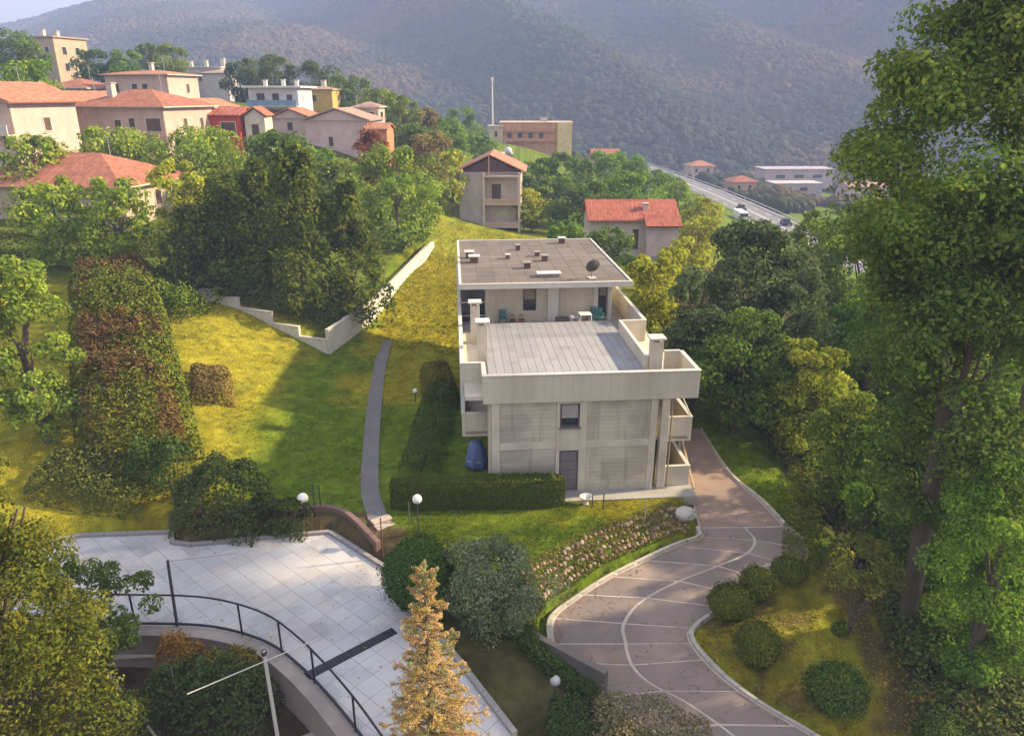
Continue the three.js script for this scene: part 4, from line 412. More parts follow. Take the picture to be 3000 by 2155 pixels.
// ---------- garden wall ----------
{
  const W = [[-9.2, -86, 1.5], [-9.7, -81, 1.5], [-10.7, -70, 1.4], [-11.6, -60.3, 1.3], [-13.7, -52.2, 1.1], [-18.2, -54, 2.6], [-21, -55.2, 3.6], [-25, -56, 4.7]], wt = thing('garden_wall', 'long whitewashed garden wall climbing the slope in steps', 'wall'), wm = P([0.66, 0.63, 0.55]), cm = P([0.6, 0.57, 0.5]);
  for (let i = 0; i + 1 < W.length; i++) { const [x0, z0, y0] = W[i], [x1, z1, y1] = W[i + 1], L = Math.hypot(x1 - x0, z1 - z0), n = Math.max(1, Math.round(L / 2.4)), wh = i >= 4 ? 1.0 : 2.1; for (let k = 0; k < n; k++) { const t = (k + 0.5) / n, x = mix(x0, x1, t), z = mix(z0, z1, t), y = mix(y0, y1, t), l = L / n, g = bx(-l / 2 + 0.006, l / 2 - 0.006, -1.2, wh, -0.12, 0.12), q = rbx(-l / 2, l / 2, wh, wh + 0.08, -0.17, 0.17, 0.02), a = -Math.atan2(z1 - z0, x1 - x0); for (const e of [g, q]) { e.rotateY(a); e.translate(x, y, z); } const sgm = part(wt, 'wall_section', g, wm); part(sgm, 'coping', q, cm); } }
}
// ---------- trees ----------
const TREES = [
[-92.18, -150, 30.4, 5.04, "dark", "dark tree above the beige apartment block"],
[-61.83, -100, 23.97, 3.97, "green", "bushy green tree behind the pink house with orange roof"],
[-78.2, -150, 27.17, 4.12, "bluegreen", "blue-green tree beside the beige apartment block"],
[-72.68, -150, 27.48, 3.66, "green", "green tree behind the tall pink upper storey"],
[-80.85, -178, 30.14, 3.26, "dark", "dark tree on the skyline behind the pink villa, narrower of two"],
[-74.97, -176, 30.29, 4.3, "olive", "olive green tree on the skyline behind the pink villa, wider of two"],
[-57.14, -170, 26.77, 4.93, "pine", "dark pine beside the white far house"],
[-49.06, -165, 27.24, 4.28, "pine", "tall dark pine behind the white flat-roofed villa"],
[-39.93, -165, 25.7, 5.54, "pine", "spreading dark pine behind the yellow house"],
[-32.45, -158, 22.95, 4.82, "dark", "dark tree on the ridge, beside the spreading pine"],
[-25.84, -150, 20.63, 4.57, "olive", "olive tree on the ridge behind the small square tower"],
[-20.32, -142, 19.28, 3.46, "olive", "slim olive tree on the ridge past the small square tower"],
[-17.17, -150, 17.16, 4.12, "brown", "brownish tree on the descending ridge"],
[-10.69, -172, 16.8, 4.46, "green", "round green tree on the ridge beside the mast"],
[-12.06, -140, 15.49, 3.63, "green", "light green tree below the ridge, left of the mast"],
[-12.7, -122, 14.0, 3.72, "brown", "russet tinged tree over the round broad tree"],
[-8.32, -106, 12.48, 2.11, "yellow", "bright yellow tree beside the three-storey house"],
[-16.72, -126, 15.0, 2.88, "dark", "dark narrow tree behind the orange awning house"],
[-12.59, -82, 14.19, 5.39, "pale", "broad round pale green tree beside the big conifers"],
[-24.24, -80, 16.37, 3.66, "dark", "dark dense tree behind the big conifers"],
[-34.93, -86, 15.84, 5.77, "pale", "wide pale green tree in front of the pink villa"],
[-44.78, -86, 15.84, 4.72, "pale", "low wide pale tree between red roof and pink villa"],
[-47.48, -76, 15.69, 3.71, "pale", "pale tree beside the white chimney of the red roof"],
[-36.83, -60, 13.45, 3.49, "pale", "feathery pale tree in front of the red roof, beside the hedge"],
[-31.88, -60, 13.24, 2.94, "pale", "feathery pale tree covering the corner of the red roof"],
[-30.3, -69, 14.11, 2.53, "yellow", "yellow leaved tree between red roof and conifers"],
[-16.75, -58, 16.1, 4.43, "conifer", "tallest conifer of the dark evergreen clump"],
[-22.71, -59, 13.45, 3.98, "conifer", "conifer at the outer end of the dark evergreen clump"],
[-12.71, -58, 13.55, 3.02, "conifer", "low conifer of the clump beside the bright wall"],
[-20.95, -62, 14.67, 3.6, "conifer", "conifer behind the gap of the dark evergreen clump"],
[-24.82, -57, 11.65, 3.33, "conifer", "small conifer at the foot of the evergreen clump"],
[-18.97, -104, 15.23, 2.54, "red", "dark red bush below the pink house with slanted gable"],
[-5.49, -152, 11.95, 2.78, "green", "small tree below the mast"],
[4.51, -132, 9.09, 3.63, "green", "rounded tree right behind the three-storey house"],
[8.6, -132, 10.14, 3.43, "dark", "dark tree on the wooded slope below the orange building"],
[12.65, -136, 8.93, 2.91, "dark", "pointed dark tree in the middle of the wooded slope"],
[17.49, -142, 9.83, 4.12, "green", "light crowned tree high on the wooded slope"],
[24.15, -152, 7.67, 4.42, "green", "green tree high on the wooded slope near the highway"],
[26.34, -140, 6.54, 4.07, "green", "green tree on the wooded slope, second from the highway"],
[28.76, -130, 5.52, 3.99, "pale", "pale tree on the wooded slope next to the highway"],
[28.58, -112, 5.24, 3.27, "yellow", "yellowish tree beside the highway"],
[10.67, -108, 7.71, 4.31, "dark", "dark tree behind the red tiled roof of the white cottage"],
[18.24, -118, 8.18, 4.7, "green", "broad tree above the red tiled roof of the white cottage"],
[6.95, -116, 7.98, 3.38, "dark", "dark tree between three-storey house and white cottage"],
[2.84, -108, 6.9, 2.32, "yellow", "golden tree leaning at the three-storey house"],
[25.22, -100, 4.77, 2.93, "yellow", "yellow shrub tree past the cottage gable"],
[10.49, -80, 6.2, 2.72, "dark", "dark grey-green bush in front of the white cottage"],
[6.01, -84, 6.03, 2.33, "green", "green bush on the grass strip behind the flat roof"],
[11.73, -60, 7.42, 2.61, "yellow", "yellow autumn shrub below the white cottage"],
[17.79, -76, 6.04, 2.12, "yellow", "yellow autumn shrub beside the cottage corner"],
[16.02, -50, 11.34, 4.48, "grey", "large grey-green tree beyond the flat roof"],
[12.13, -46, 9.4, 2.73, "grey", "grey-green tree beside the penthouse parapet"],
[17.97, -47, 9.18, 2.94, "grey", "grey-green tree between the big grey tree and the tall tree"],
[13.84, -42, 7.59, 3.06, "dark", "dark tree beside the terrace balcony"],
[30.44, -76, 9.01, 1.99, "olive", "thin olive tree rising over the highway"],
[28.02, -60, 8.89, 3.72, "olive", "olive tree below the tall tree, beside the highway view"],
[17.11, -40, 6.3, 2.44, "yellowgreen", "sunlit yellow-green tree at the edge of the dark wood"],
[31.1, -56, 5.04, 4.23, "olive", "leafy tree in the dark wood under the tall tree"],
[36.62, -58, 6.0, 4.72, "dark", "shaded tree deep in the wood under the tall tree"],
[34.97, -50, 5.3, 3.49, "olive", "tree of the wood at the picture edge"],
[17.19, -34, 5.46, 2.13, "olive", "low leafy tree over the grassy bank of the driveway"],
[18.13, -31, 5.58, 2.28, "dark", "shaded low tree above the sapling"],
[20.28, -29, 3.65, 2.32, "dark", "shaded low tree in the shade of the wood"],
[21.33, -27, 0.57, 2.22, "dark", "shaded shrub tree at the picture edge of the wood"],
[18.13, -25, 0.24, 1.83, "dark", "shaded shrub tree beside the clearing"],
[17.34, -22.5, 8.26, 2.0, "dark", "shaded shrub tree near the lower corner of the clearing"],
[39.55, -68, 5.79, 5.08, "olive", "high tree of the wood, far behind the tall trunk"],
[31.09, -45, 3.4, 3.35, "dark", "shaded tree of the wood beside the picture border, half way up"],
[25.99, -49, 3.3, 3.31, "dark", "shaded tree of the wood below the tall tree, behind the sunlit one"],
[27.4, -44, 3.76, 3.14, "olive", "olive tree of the wood in the middle of the dark mass"],
[32.61, -66, 11.37, 5.07, "olive", "broad tree of the wood under the widest part of the tall tree"],
[39.3, -68, 13.1, 5.41, "dark", "shaded tree of the wood behind the tall tree trunk, highest crown"],
[40.59, -62, 12.96, 4.94, "olive", "broad olive tree of the wood against the picture border"],
[-24.31, -94, 13.71, 3.45, "green", "green tree between the evergreen clump and the slanted pink house"],
[-20.77, -90, 12.44, 3.03, "olive", "olive tree below the slanted pink house"],
[24.07, -46, 10.26, 3.43, "green", "green tree of the wood directly behind the tall trunk, lower crown"],
[28.52, -47, 10.64, 3.5, "olive", "olive green tree of the wood just beside the tall trunk"],
[-24.99, -36, 12.29, 2.13, "gold", "yellow-leaved tree rising behind the golden conifer"]];
for (const [x, z, top, rad, kind, label] of TREES) tree(x, z, top, rad, kind === 'dark' && x > 16.5 && z > -75 ? 'green' : kind, label, -z);
{ // tall tree over the clearing, and the golden conifer close to the camera
  const mk = (seed, nc, n, s, cols, shape, cr, dr) => (rx, ry) => crownGeo(seed, nc, n, s, cols, shape, cr, dr, rx, ry);
  const egg = y => y > -0.1 ? Math.pow(clamp((1.03 - y) / 1.13), 0.72) : Math.pow(clamp((y + 1.02) / 0.92), 0.9);
  tree(17.2, -28.3, 25.5, 5.4, 'olive', 'very tall leafy tree towering over the wood', 20, { low: 0.4, name: 'tall_tree', girth: 0.24, ivy: true, make: mk(901, 260, 76000, 0.21, [[0.085, 0.13, 0.02], [0.17, 0.185, 0.03]], egg, 0.22, 0.2) });
  tree(22.8, -26.2, 23.5, 4.4, 'olive', 'tall leafy tree behind the towering tree at the picture edge', 20, { low: 0.4, name: 'tall_tree', girth: 0.24, ivy: true, make: mk(902, 140, 34000, 0.21, [[0.075, 0.115, 0.025], [0.13, 0.15, 0.03]], egg, 0.24, 0.2) });
  tree(16.9, -25.9, 17, 3.7, 'olive', 'full leafy tree standing in front of the tall trunks by the clearing', 20, { low: 0.27, make: mk(907, 110, 30000, 0.19, [[0.075, 0.115, 0.02], [0.14, 0.155, 0.028]], ROUND, 0.26, 0.15) });
  tree(26.4, -35.5, 30, 4.6, 'olive', 'tall tree added at the upper picture corner to shade the courtyard', 20, { low: 0.72, name: 'tall_tree', girth: 0.24, make: mk(904, 90, 13000, 0.26, [[0.075, 0.11, 0.025], [0.13, 0.145, 0.03]], ROUND, 0.26, 0.2) });  // added tree, mostly out of view; crown raised so only the courtyard is shaded
  tree(-14.6, -16.6, 12.2, 3.6, 'gold', 'golden green conifer filling the lower corner', 10, { low: 0.01, name: 'golden_conifer', make: mk(903, 340, 90000, 0.115, [[0.095, 0.1, 0.013], [0.036, 0.058, 0.011]], y => Math.pow(clamp((1.03 - y) / 1.6), 0.6), 0.16, -0.3) });
  tree(-16.2, -22.8, 3.4, 2.6, 'green', 'leafy cherry tree reaching over the courtyard beside the golden conifer', 10, { low: 0.3, name: 'cherry_tree', make: mk(905, 70, 9500, 0.16, [[0.06, 0.1, 0.02], [0.12, 0.13, 0.03]], ROUND, 0.16, 0.1) });
  tree(-0.75, -25.2, 2.6, 2.3, 'grey', 'silvery olive tree in front of the lawn', 10, { low: 0.0, name: 'olive_tree', make: mk(906, 70, 19000, 0.12, [[0.11, 0.135, 0.065], [0.19, 0.205, 0.11]], ROUND, 0.26, 0.1) });
}
{ // sapling with several stems in the clearing
  const y = ground(14.2, -25.4), t = thing('sapling', 'slender sapling with several bare stems in the clearing', 'tree', [14.2, y, -25.4]); for (const [a, b, h] of [[-0.5, 0.1, 3.0], [0.1, -0.2, 3.4], [0.7, 0.2, 2.9], [1.1, -0.1, 2.4]]) part(t, 'stem', tube([[0, -0.1, 0], [a * 0.3, h * 0.4, b * 0.4], [a, h, b]], 0.035, 12, 6), barkMat);
  const c = part(t, 'crown', crownGeo(55, 26, 2600, 0.16, [[0.13, 0.13, 0.02], [0.08, 0.1, 0.02]], ROUND, 0.3, 0.1, 1.5, 1.15), thinMat); c.position.set(0.2, 3.3, 0); const b = part(t, 'root_shoots', leafBall(260, 0.36, 0.14, PAL.dark, 9), leafMat); b.position.set(-0.35, 0.25, 0); }
// ---------- clipped shrubs ----------
function clipped(x, z, y, rx, ry, stem, label, seed, cols = [[0.075, 0.105, 0.012], [0.14, 0.15, 0.02]], group) {
  const t = thing('clipped_shrub', label, 'shrub', [x, y, z], 0, group); part(t, 'stem', rod([0, -0.15, 0], [0.03, stem + ry * 0.6, 0], 0.09, 0.05, 8), barkMat);
  const L = new Leaves(seed), n = Math.round(8500 * rx * ry + 1500); for (let i = 0; i < n; i++) { const d = sph(L.r), b = 1 + 0.24 * (fbm(d[0] * 1.7 + seed * 3.1, d[1] * 1.7 + d[2] * 2.1, 3) - 0.5) * 2, k = b * (L.r() < 0.06 ? 1.02 + 0.18 * L.r() : 0.68 + 0.34 * Math.sqrt(L.r())), w = d[1] < 0 ? 1 - 0.35 * -d[1] : 1; L.add(d[0] * rx * k * w, d[1] * ry * k, d[2] * rx * k * w, ...d, 0.09 * (0.5 + 0.9 * L.r()), cols, 0.6, 0.6); }
  const c = part(t, 'crown', L.geo(), leafMat); c.position.y = stem + ry; return t;
}
const CG = [[0.055, 0.095, 0.018], [0.09, 0.125, 0.024]];
clipped(12.5, -28.1, -1.55, 0.85, 0.55, 0.5, 'cup-shaped clipped shrub on a bare stem, farthest along the driveway', 1);
clipped(10.75, -27.1, -1.7, 0.82, 0.8, 0.35, 'round clipped shrub between two others along the driveway', 2);
clipped(9.25, -25.9, -1.85, 0.98, 0.8, 0.45, 'large round clipped ball shrub at the driveway bend', 3);
clipped(9.75, -23.8, -2.05, 0.9, 0.95, 0.1, 'loosely clipped shrub just below the driveway bend', 4);
clipped(12.1, -21.7, -2.3, 1.15, 1.0, 0.1, 'broad dark clipped shrub nearest the lower corner', 5, CG);
clipped(15.4, -20.2, -2.8, 1.0, 0.8, 0, 'shaded green shrub at the lower picture border', 15, CG);
clipped(-3.9, -25.8, -0.9, 1.6, 1.7, 0.0, 'large dense dark green round bush at the courtyard edge', 6, [[0.045, 0.095, 0.018], [0.07, 0.12, 0.024]]);
clipped(1.95, -33.0, 0, 0.38, 0.5, 0.75, 'small clipped ball shrub showing over the hedge by the door', 7, CG);
// hedge
{ const t = thing('clipped_hedge', 'long low clipped box hedge in front of the facade', 'hedge', [-1.75, 0, -32.95], 0.03), L = new Leaves(33), r = L.r, a = 4.35, h = 1.5, d = 0.55; const ends = (x) => 1 - Math.pow(Math.abs(x) / a, 14) * 0.35;
  for (let i = 0; i < 52000; i++) { const f = r(), x = (r() * 2 - 1) * a; let p, n; if (f < 0.47) { p = [x, r() * h, d]; n = [0, 0, 1]; } else if (f < 0.8) { p = [x, h, (r() * 2 - 1) * d]; n = [0, 1, 0]; } else if (f < 0.87) { p = [a, r() * h, (r() * 2 - 1) * d]; n = [1, 0, 0]; } else if (f < 0.93) { p = [-a, r() * h, (r() * 2 - 1) * d]; n = [-1, 0, 0]; } else { p = [x, r() * h, -d]; n = [0, 0, -1]; }
    const e = ends(p[0]), b = 0.22 * (fbm(p[0] * 1.4, p[1] * 1.4 + p[2] * 2, 3) - 0.5) + (r() < 0.05 ? 0.1 * r() : -0.22 * r() * r()); if (p[1] > h - 0.12 && Math.abs(p[2]) > d - 0.1) { p[1] -= 0.1; p[2] *= 0.88; } L.add(p[0] + n[0] * b, Math.min(h, p[1]) * (0.94 + 0.06 * e) + n[1] * b, p[2] * e + n[2] * b, ...n, 0.085 * (0.5 + 0.9 * r()), [[0.055, 0.09, 0.012], [0.125, 0.135, 0.018]], 0.6, 0.65); }
  part(t, 'foliage', L.geo(), leafMat); const sg = []; for (let k = 0; k < 26; k++) sg.push(rod([-a + 0.3 + k * 0.32, -0.1, 0.2 * (r() - 0.5)], [-a + 0.3 + k * 0.32, h * 0.85, 0.3 * (r() - 0.5)], 0.03, 0.012, 5)); part(t, 'stems', merge(sg), barkMat); }
// creeper-covered bank and the bushes round the courtyard
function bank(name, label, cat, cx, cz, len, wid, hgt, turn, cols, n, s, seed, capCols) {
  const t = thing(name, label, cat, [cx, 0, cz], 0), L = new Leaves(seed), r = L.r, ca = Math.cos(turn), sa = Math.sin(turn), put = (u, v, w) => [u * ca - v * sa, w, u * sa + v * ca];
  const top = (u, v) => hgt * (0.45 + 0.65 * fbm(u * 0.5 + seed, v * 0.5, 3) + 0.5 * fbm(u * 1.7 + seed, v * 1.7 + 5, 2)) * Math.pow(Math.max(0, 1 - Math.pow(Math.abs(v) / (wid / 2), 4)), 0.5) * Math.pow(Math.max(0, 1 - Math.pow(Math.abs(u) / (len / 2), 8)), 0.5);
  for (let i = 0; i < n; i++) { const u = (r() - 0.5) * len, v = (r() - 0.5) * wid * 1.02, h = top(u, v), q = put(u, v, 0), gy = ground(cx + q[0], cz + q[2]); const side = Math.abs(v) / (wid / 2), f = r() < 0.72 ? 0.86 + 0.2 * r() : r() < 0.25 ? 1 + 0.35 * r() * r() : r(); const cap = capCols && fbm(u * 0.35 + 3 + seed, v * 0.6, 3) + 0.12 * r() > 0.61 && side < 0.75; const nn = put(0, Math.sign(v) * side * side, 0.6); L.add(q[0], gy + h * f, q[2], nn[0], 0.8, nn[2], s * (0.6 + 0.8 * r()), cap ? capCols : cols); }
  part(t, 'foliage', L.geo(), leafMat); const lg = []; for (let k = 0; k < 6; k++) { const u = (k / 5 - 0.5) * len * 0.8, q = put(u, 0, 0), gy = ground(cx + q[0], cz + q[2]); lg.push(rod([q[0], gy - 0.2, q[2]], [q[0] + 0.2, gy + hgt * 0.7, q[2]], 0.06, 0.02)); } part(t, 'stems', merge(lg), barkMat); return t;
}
bank('creeper_bank', 'high bank overgrown with green and red creeper on the slope', 'creeper', -25.2, -45.5, 25, 6.0, 3.1, 1.08, [[0.07, 0.11, 0.015], [0.15, 0.16, 0.02]], 52000, 0.19, 61, [[0.15, 0.075, 0.03], [0.11, 0.085, 0.03]]);
bank('leafy_bush', 'bright green bush at the top of the creeper bank', 'bush', -25.6, -52.8, 6, 3.2, 1.9, 0.4, [[0.1, 0.17, 0.015], [0.16, 0.2, 0.02]], 6000, 0.2, 62);
bank('long_hedge', 'long clipped hedge line below the feathery trees', 'hedge', -38.5, -63, 22, 2, 1.5, -0.33, [[0.08, 0.1, 0.015], [0.12, 0.13, 0.02]], 7000, 0.22, 63);
bank('leafy_bush', 'dark evergreen bush below the creeper bank beside the meadow', 'bush', -17.8, -33.6, 3.0, 2.0, 2.6, 0.2, [[0.05, 0.095, 0.02], [0.08, 0.12, 0.024]], 5000, 0.14, 64);
bank('garden_shrub', 'broad leafy shrub behind the courtyard, below the meadow', 'shrub', -14.2, -31.6, 4.4, 2.8, 2.4, 0.15, [[0.05, 0.08, 0.02], [0.09, 0.11, 0.03]], 7500, 0.16, 65);
bank('garden_shrub', 'low spreading shrub around the globe lamp of the courtyard', 'shrub', -11.4, -31.3, 3.2, 1.5, 1.0, 0.2, [[0.05, 0.08, 0.02], [0.09, 0.1, 0.025]], 3200, 0.14, 66);
bank('ground_ivy', 'rough ivy growth under the golden conifer beside the courtyard', 'ivy', -21, -33.2, 6, 3.2, 1.3, 0.1, [[0.06, 0.09, 0.02], [0.13, 0.13, 0.025]], 6000, 0.16, 67);
bank('hedge_row', 'rough green hedge at the foot of the conifers above the wall', 'hedge', -18.5, -56.6, 11, 2.2, 1.8, 0.1, [[0.06, 0.1, 0.02], [0.1, 0.13, 0.025]], 7000, 0.18, 68);
bank('slope_bush', 'dry russet bush on the meadow slope', 'bush', -18.6, -42.6, 3.6, 2.4, 1.0, 1.2, [[0.16, 0.11, 0.04], [0.22, 0.16, 0.05]], 3600, 0.16, 69);
bank('roadside_bush', 'sunlit bush strip along the grassy bank of the driveway', 'bush', 15.4, -34.2, 12, 1.8, 0.8, -1.2, [[0.1, 0.13, 0.02], [0.17, 0.17, 0.025]], 6000, 0.13, 70);
bank('flowering_shrub', 'wispy pale flowering shrub at the lower border of the driveway', 'shrub', 4.9, -19.9, 4.6, 2.6, 1.9, 0.1, [[0.12, 0.12, 0.06], [0.24, 0.19, 0.09]], 8000, 0.1, 71);
bank('border_shrub', 'dark shrub at the lower border beside the broken globe lamp', 'shrub', 2.4, -20.3, 2.4, 2, 1.6, 0.1, [[0.04, 0.07, 0.02], [0.07, 0.09, 0.025]], 4200, 0.12, 72);
bank('dark_hedge', 'dark clipped hedge along the retaining wall of the driveway', 'hedge', 1.75, -23.5, 4.6, 0.9, 0.9, 0.66, [[0.06, 0.1, 0.02], [0.09, 0.125, 0.025]], 4200, 0.11, 73);
bank('wall_bush', 'yellow-green bush beside the building, behind the footpath', 'bush', -5.2, -48.5, 5, 2.4, 1.5, 1.4, [[0.14, 0.14, 0.02], [0.2, 0.17, 0.03]], 4600, 0.15, 74);
for (const [z, w] of [[-37.6, 'nearest the tarpaulin'], [-41.6, 'in the middle of three'], [-45.6, 'beside the small globe lamp']]) bank('block_hedge', 'block of clipped hedge between footpath and building, ' + w, 'hedge', -5.0 - (z + 37.6) * 0.02, z, 3.3, 2.4, 1.3, 1.62, [[0.06, 0.1, 0.02], [0.1, 0.13, 0.026]], 2600, 0.13, 75 - z | 0);
bank('plot_plants', 'leafy vegetable plants in the brown garden plot', 'plants', -10.9, -20.8, 4.6, 2.4, 2.2, 0.1, [[0.045, 0.075, 0.022], [0.08, 0.1, 0.03]], 5000, 0.15, 76);
bank('orange_flowers', 'orange flowering bush behind the curved railing', 'bush', -12.6, -22.6, 1.8, 1.2, 1.9, 0.1, [[0.4, 0.16, 0.03], [0.2, 0.15, 0.03]], 2400, 0.12, 77);
bank('yellow_flowers', 'yellow flowering plants along the curved railing wall', 'plants', -10.6, -22.4, 2.6, 0.9, 1.6, -0.3, [[0.26, 0.18, 0.03], [0.12, 0.13, 0.03]], 2400, 0.12, 78);
bank('corner_growth', 'dark undergrowth of the lower corner beneath the golden conifer', 'undergrowth', -13.6, -18, 3.6, 3, 0.8, 0.1, [[0.055, 0.1, 0.024], [0.09, 0.13, 0.028]], 4000, 0.14, 79);
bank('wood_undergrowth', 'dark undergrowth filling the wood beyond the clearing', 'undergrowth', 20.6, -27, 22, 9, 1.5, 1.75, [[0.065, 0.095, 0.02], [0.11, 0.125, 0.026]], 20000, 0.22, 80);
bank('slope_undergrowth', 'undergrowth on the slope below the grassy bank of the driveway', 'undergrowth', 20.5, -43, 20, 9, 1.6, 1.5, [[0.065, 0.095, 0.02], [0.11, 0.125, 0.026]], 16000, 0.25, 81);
console.log('plants');
// ---------- spruce close to the camera ----------
{
  const x0 = -1.85, z0 = -13.1, y0 = ground(x0, z0), top = 10.45, h = top - y0, t = thing('spruce_tree', 'sunlit golden spruce tip in front of the courtyard', 'tree', [x0, y0, z0]); part(t, 'trunk', rod([0, -0.2, 0], [0, h - 0.5, 0], 0.2, 0.022, 8), barkMat);
  const L = new Leaves(404), r = L.r, tw = []; const pal = [[[0.62, 0.44, 0.16], [0.4, 0.32, 0.12]], [[0.66, 0.45, 0.25], [0.48, 0.36, 0.16]], [[0.26, 0.27, 0.15], [0.42, 0.37, 0.16]]];
  const needle = (a, b, n, s, c) => { for (let i = 0; i < n; i++) { const q = r(), d = sph(r); L.add(mix(a[0], b[0], q) + d[0] * s * 0.4, mix(a[1], b[1], q) + d[1] * s * 0.4, mix(a[2], b[2], q) + d[2] * s * 0.4, d[0], d[1], d[2], s, c, 0.22, 0.4); } };
  needle([0, h - 0.75, 0], [0, h, 0], 70, 0.09, pal[2]); tw.push(rod([0, h - 0.75, 0], [0, h - 0.02, 0], 0.025, 0.008, 5));
  for (let y = h - 0.35, k = 0; y > h - 9; y -= 0.19 + 0.004 * k, k++) { const d = h - y, len = Math.min(2.0, 0.15 + 0.215 * d), nb = Math.min(9, 4 + k / 3 | 0); for (let b = 0; b < nb; b++) { const a = b / nb * 6.283 + k * 0.9 + r() * 0.6, l = len * (0.65 + 0.5 * r()), up = d < 1 ? 0.75 : 0.3 - 0.035 * d, ca = Math.cos(a), sa = Math.sin(a), P0 = [0, y, 0], P1 = [ca * l, y + l * up + 0.05, sa * l], c = pal[r() * 3 | 0]; tw.push(rod(P0, P1, 0.022, 0.006, 4)); needle(P0, P1, (26 + 60 * l) | 0, 0.085, c);
      for (let m = 0; m < 2 + l * 6; m++) { const q = 0.35 + 0.65 * r(), A = [P1[0] * q, mix(P0[1], P1[1], q), P1[2] * q], w = l * 0.34 * (1.1 - q * 0.7), a2 = a + (m & 1 ? 1 : -1) * (0.6 + 0.4 * r()), Bq = [A[0] + Math.cos(a2) * w, A[1] + w * (0.35 - r() * 0.5), A[2] + Math.sin(a2) * w]; needle(A, Bq, (12 + 55 * w) | 0, 0.08, c); } } }
  part(t, 'branches', merge(tw), barkMat); part(t, 'needles', L.geo(1.3), thinMat);
}
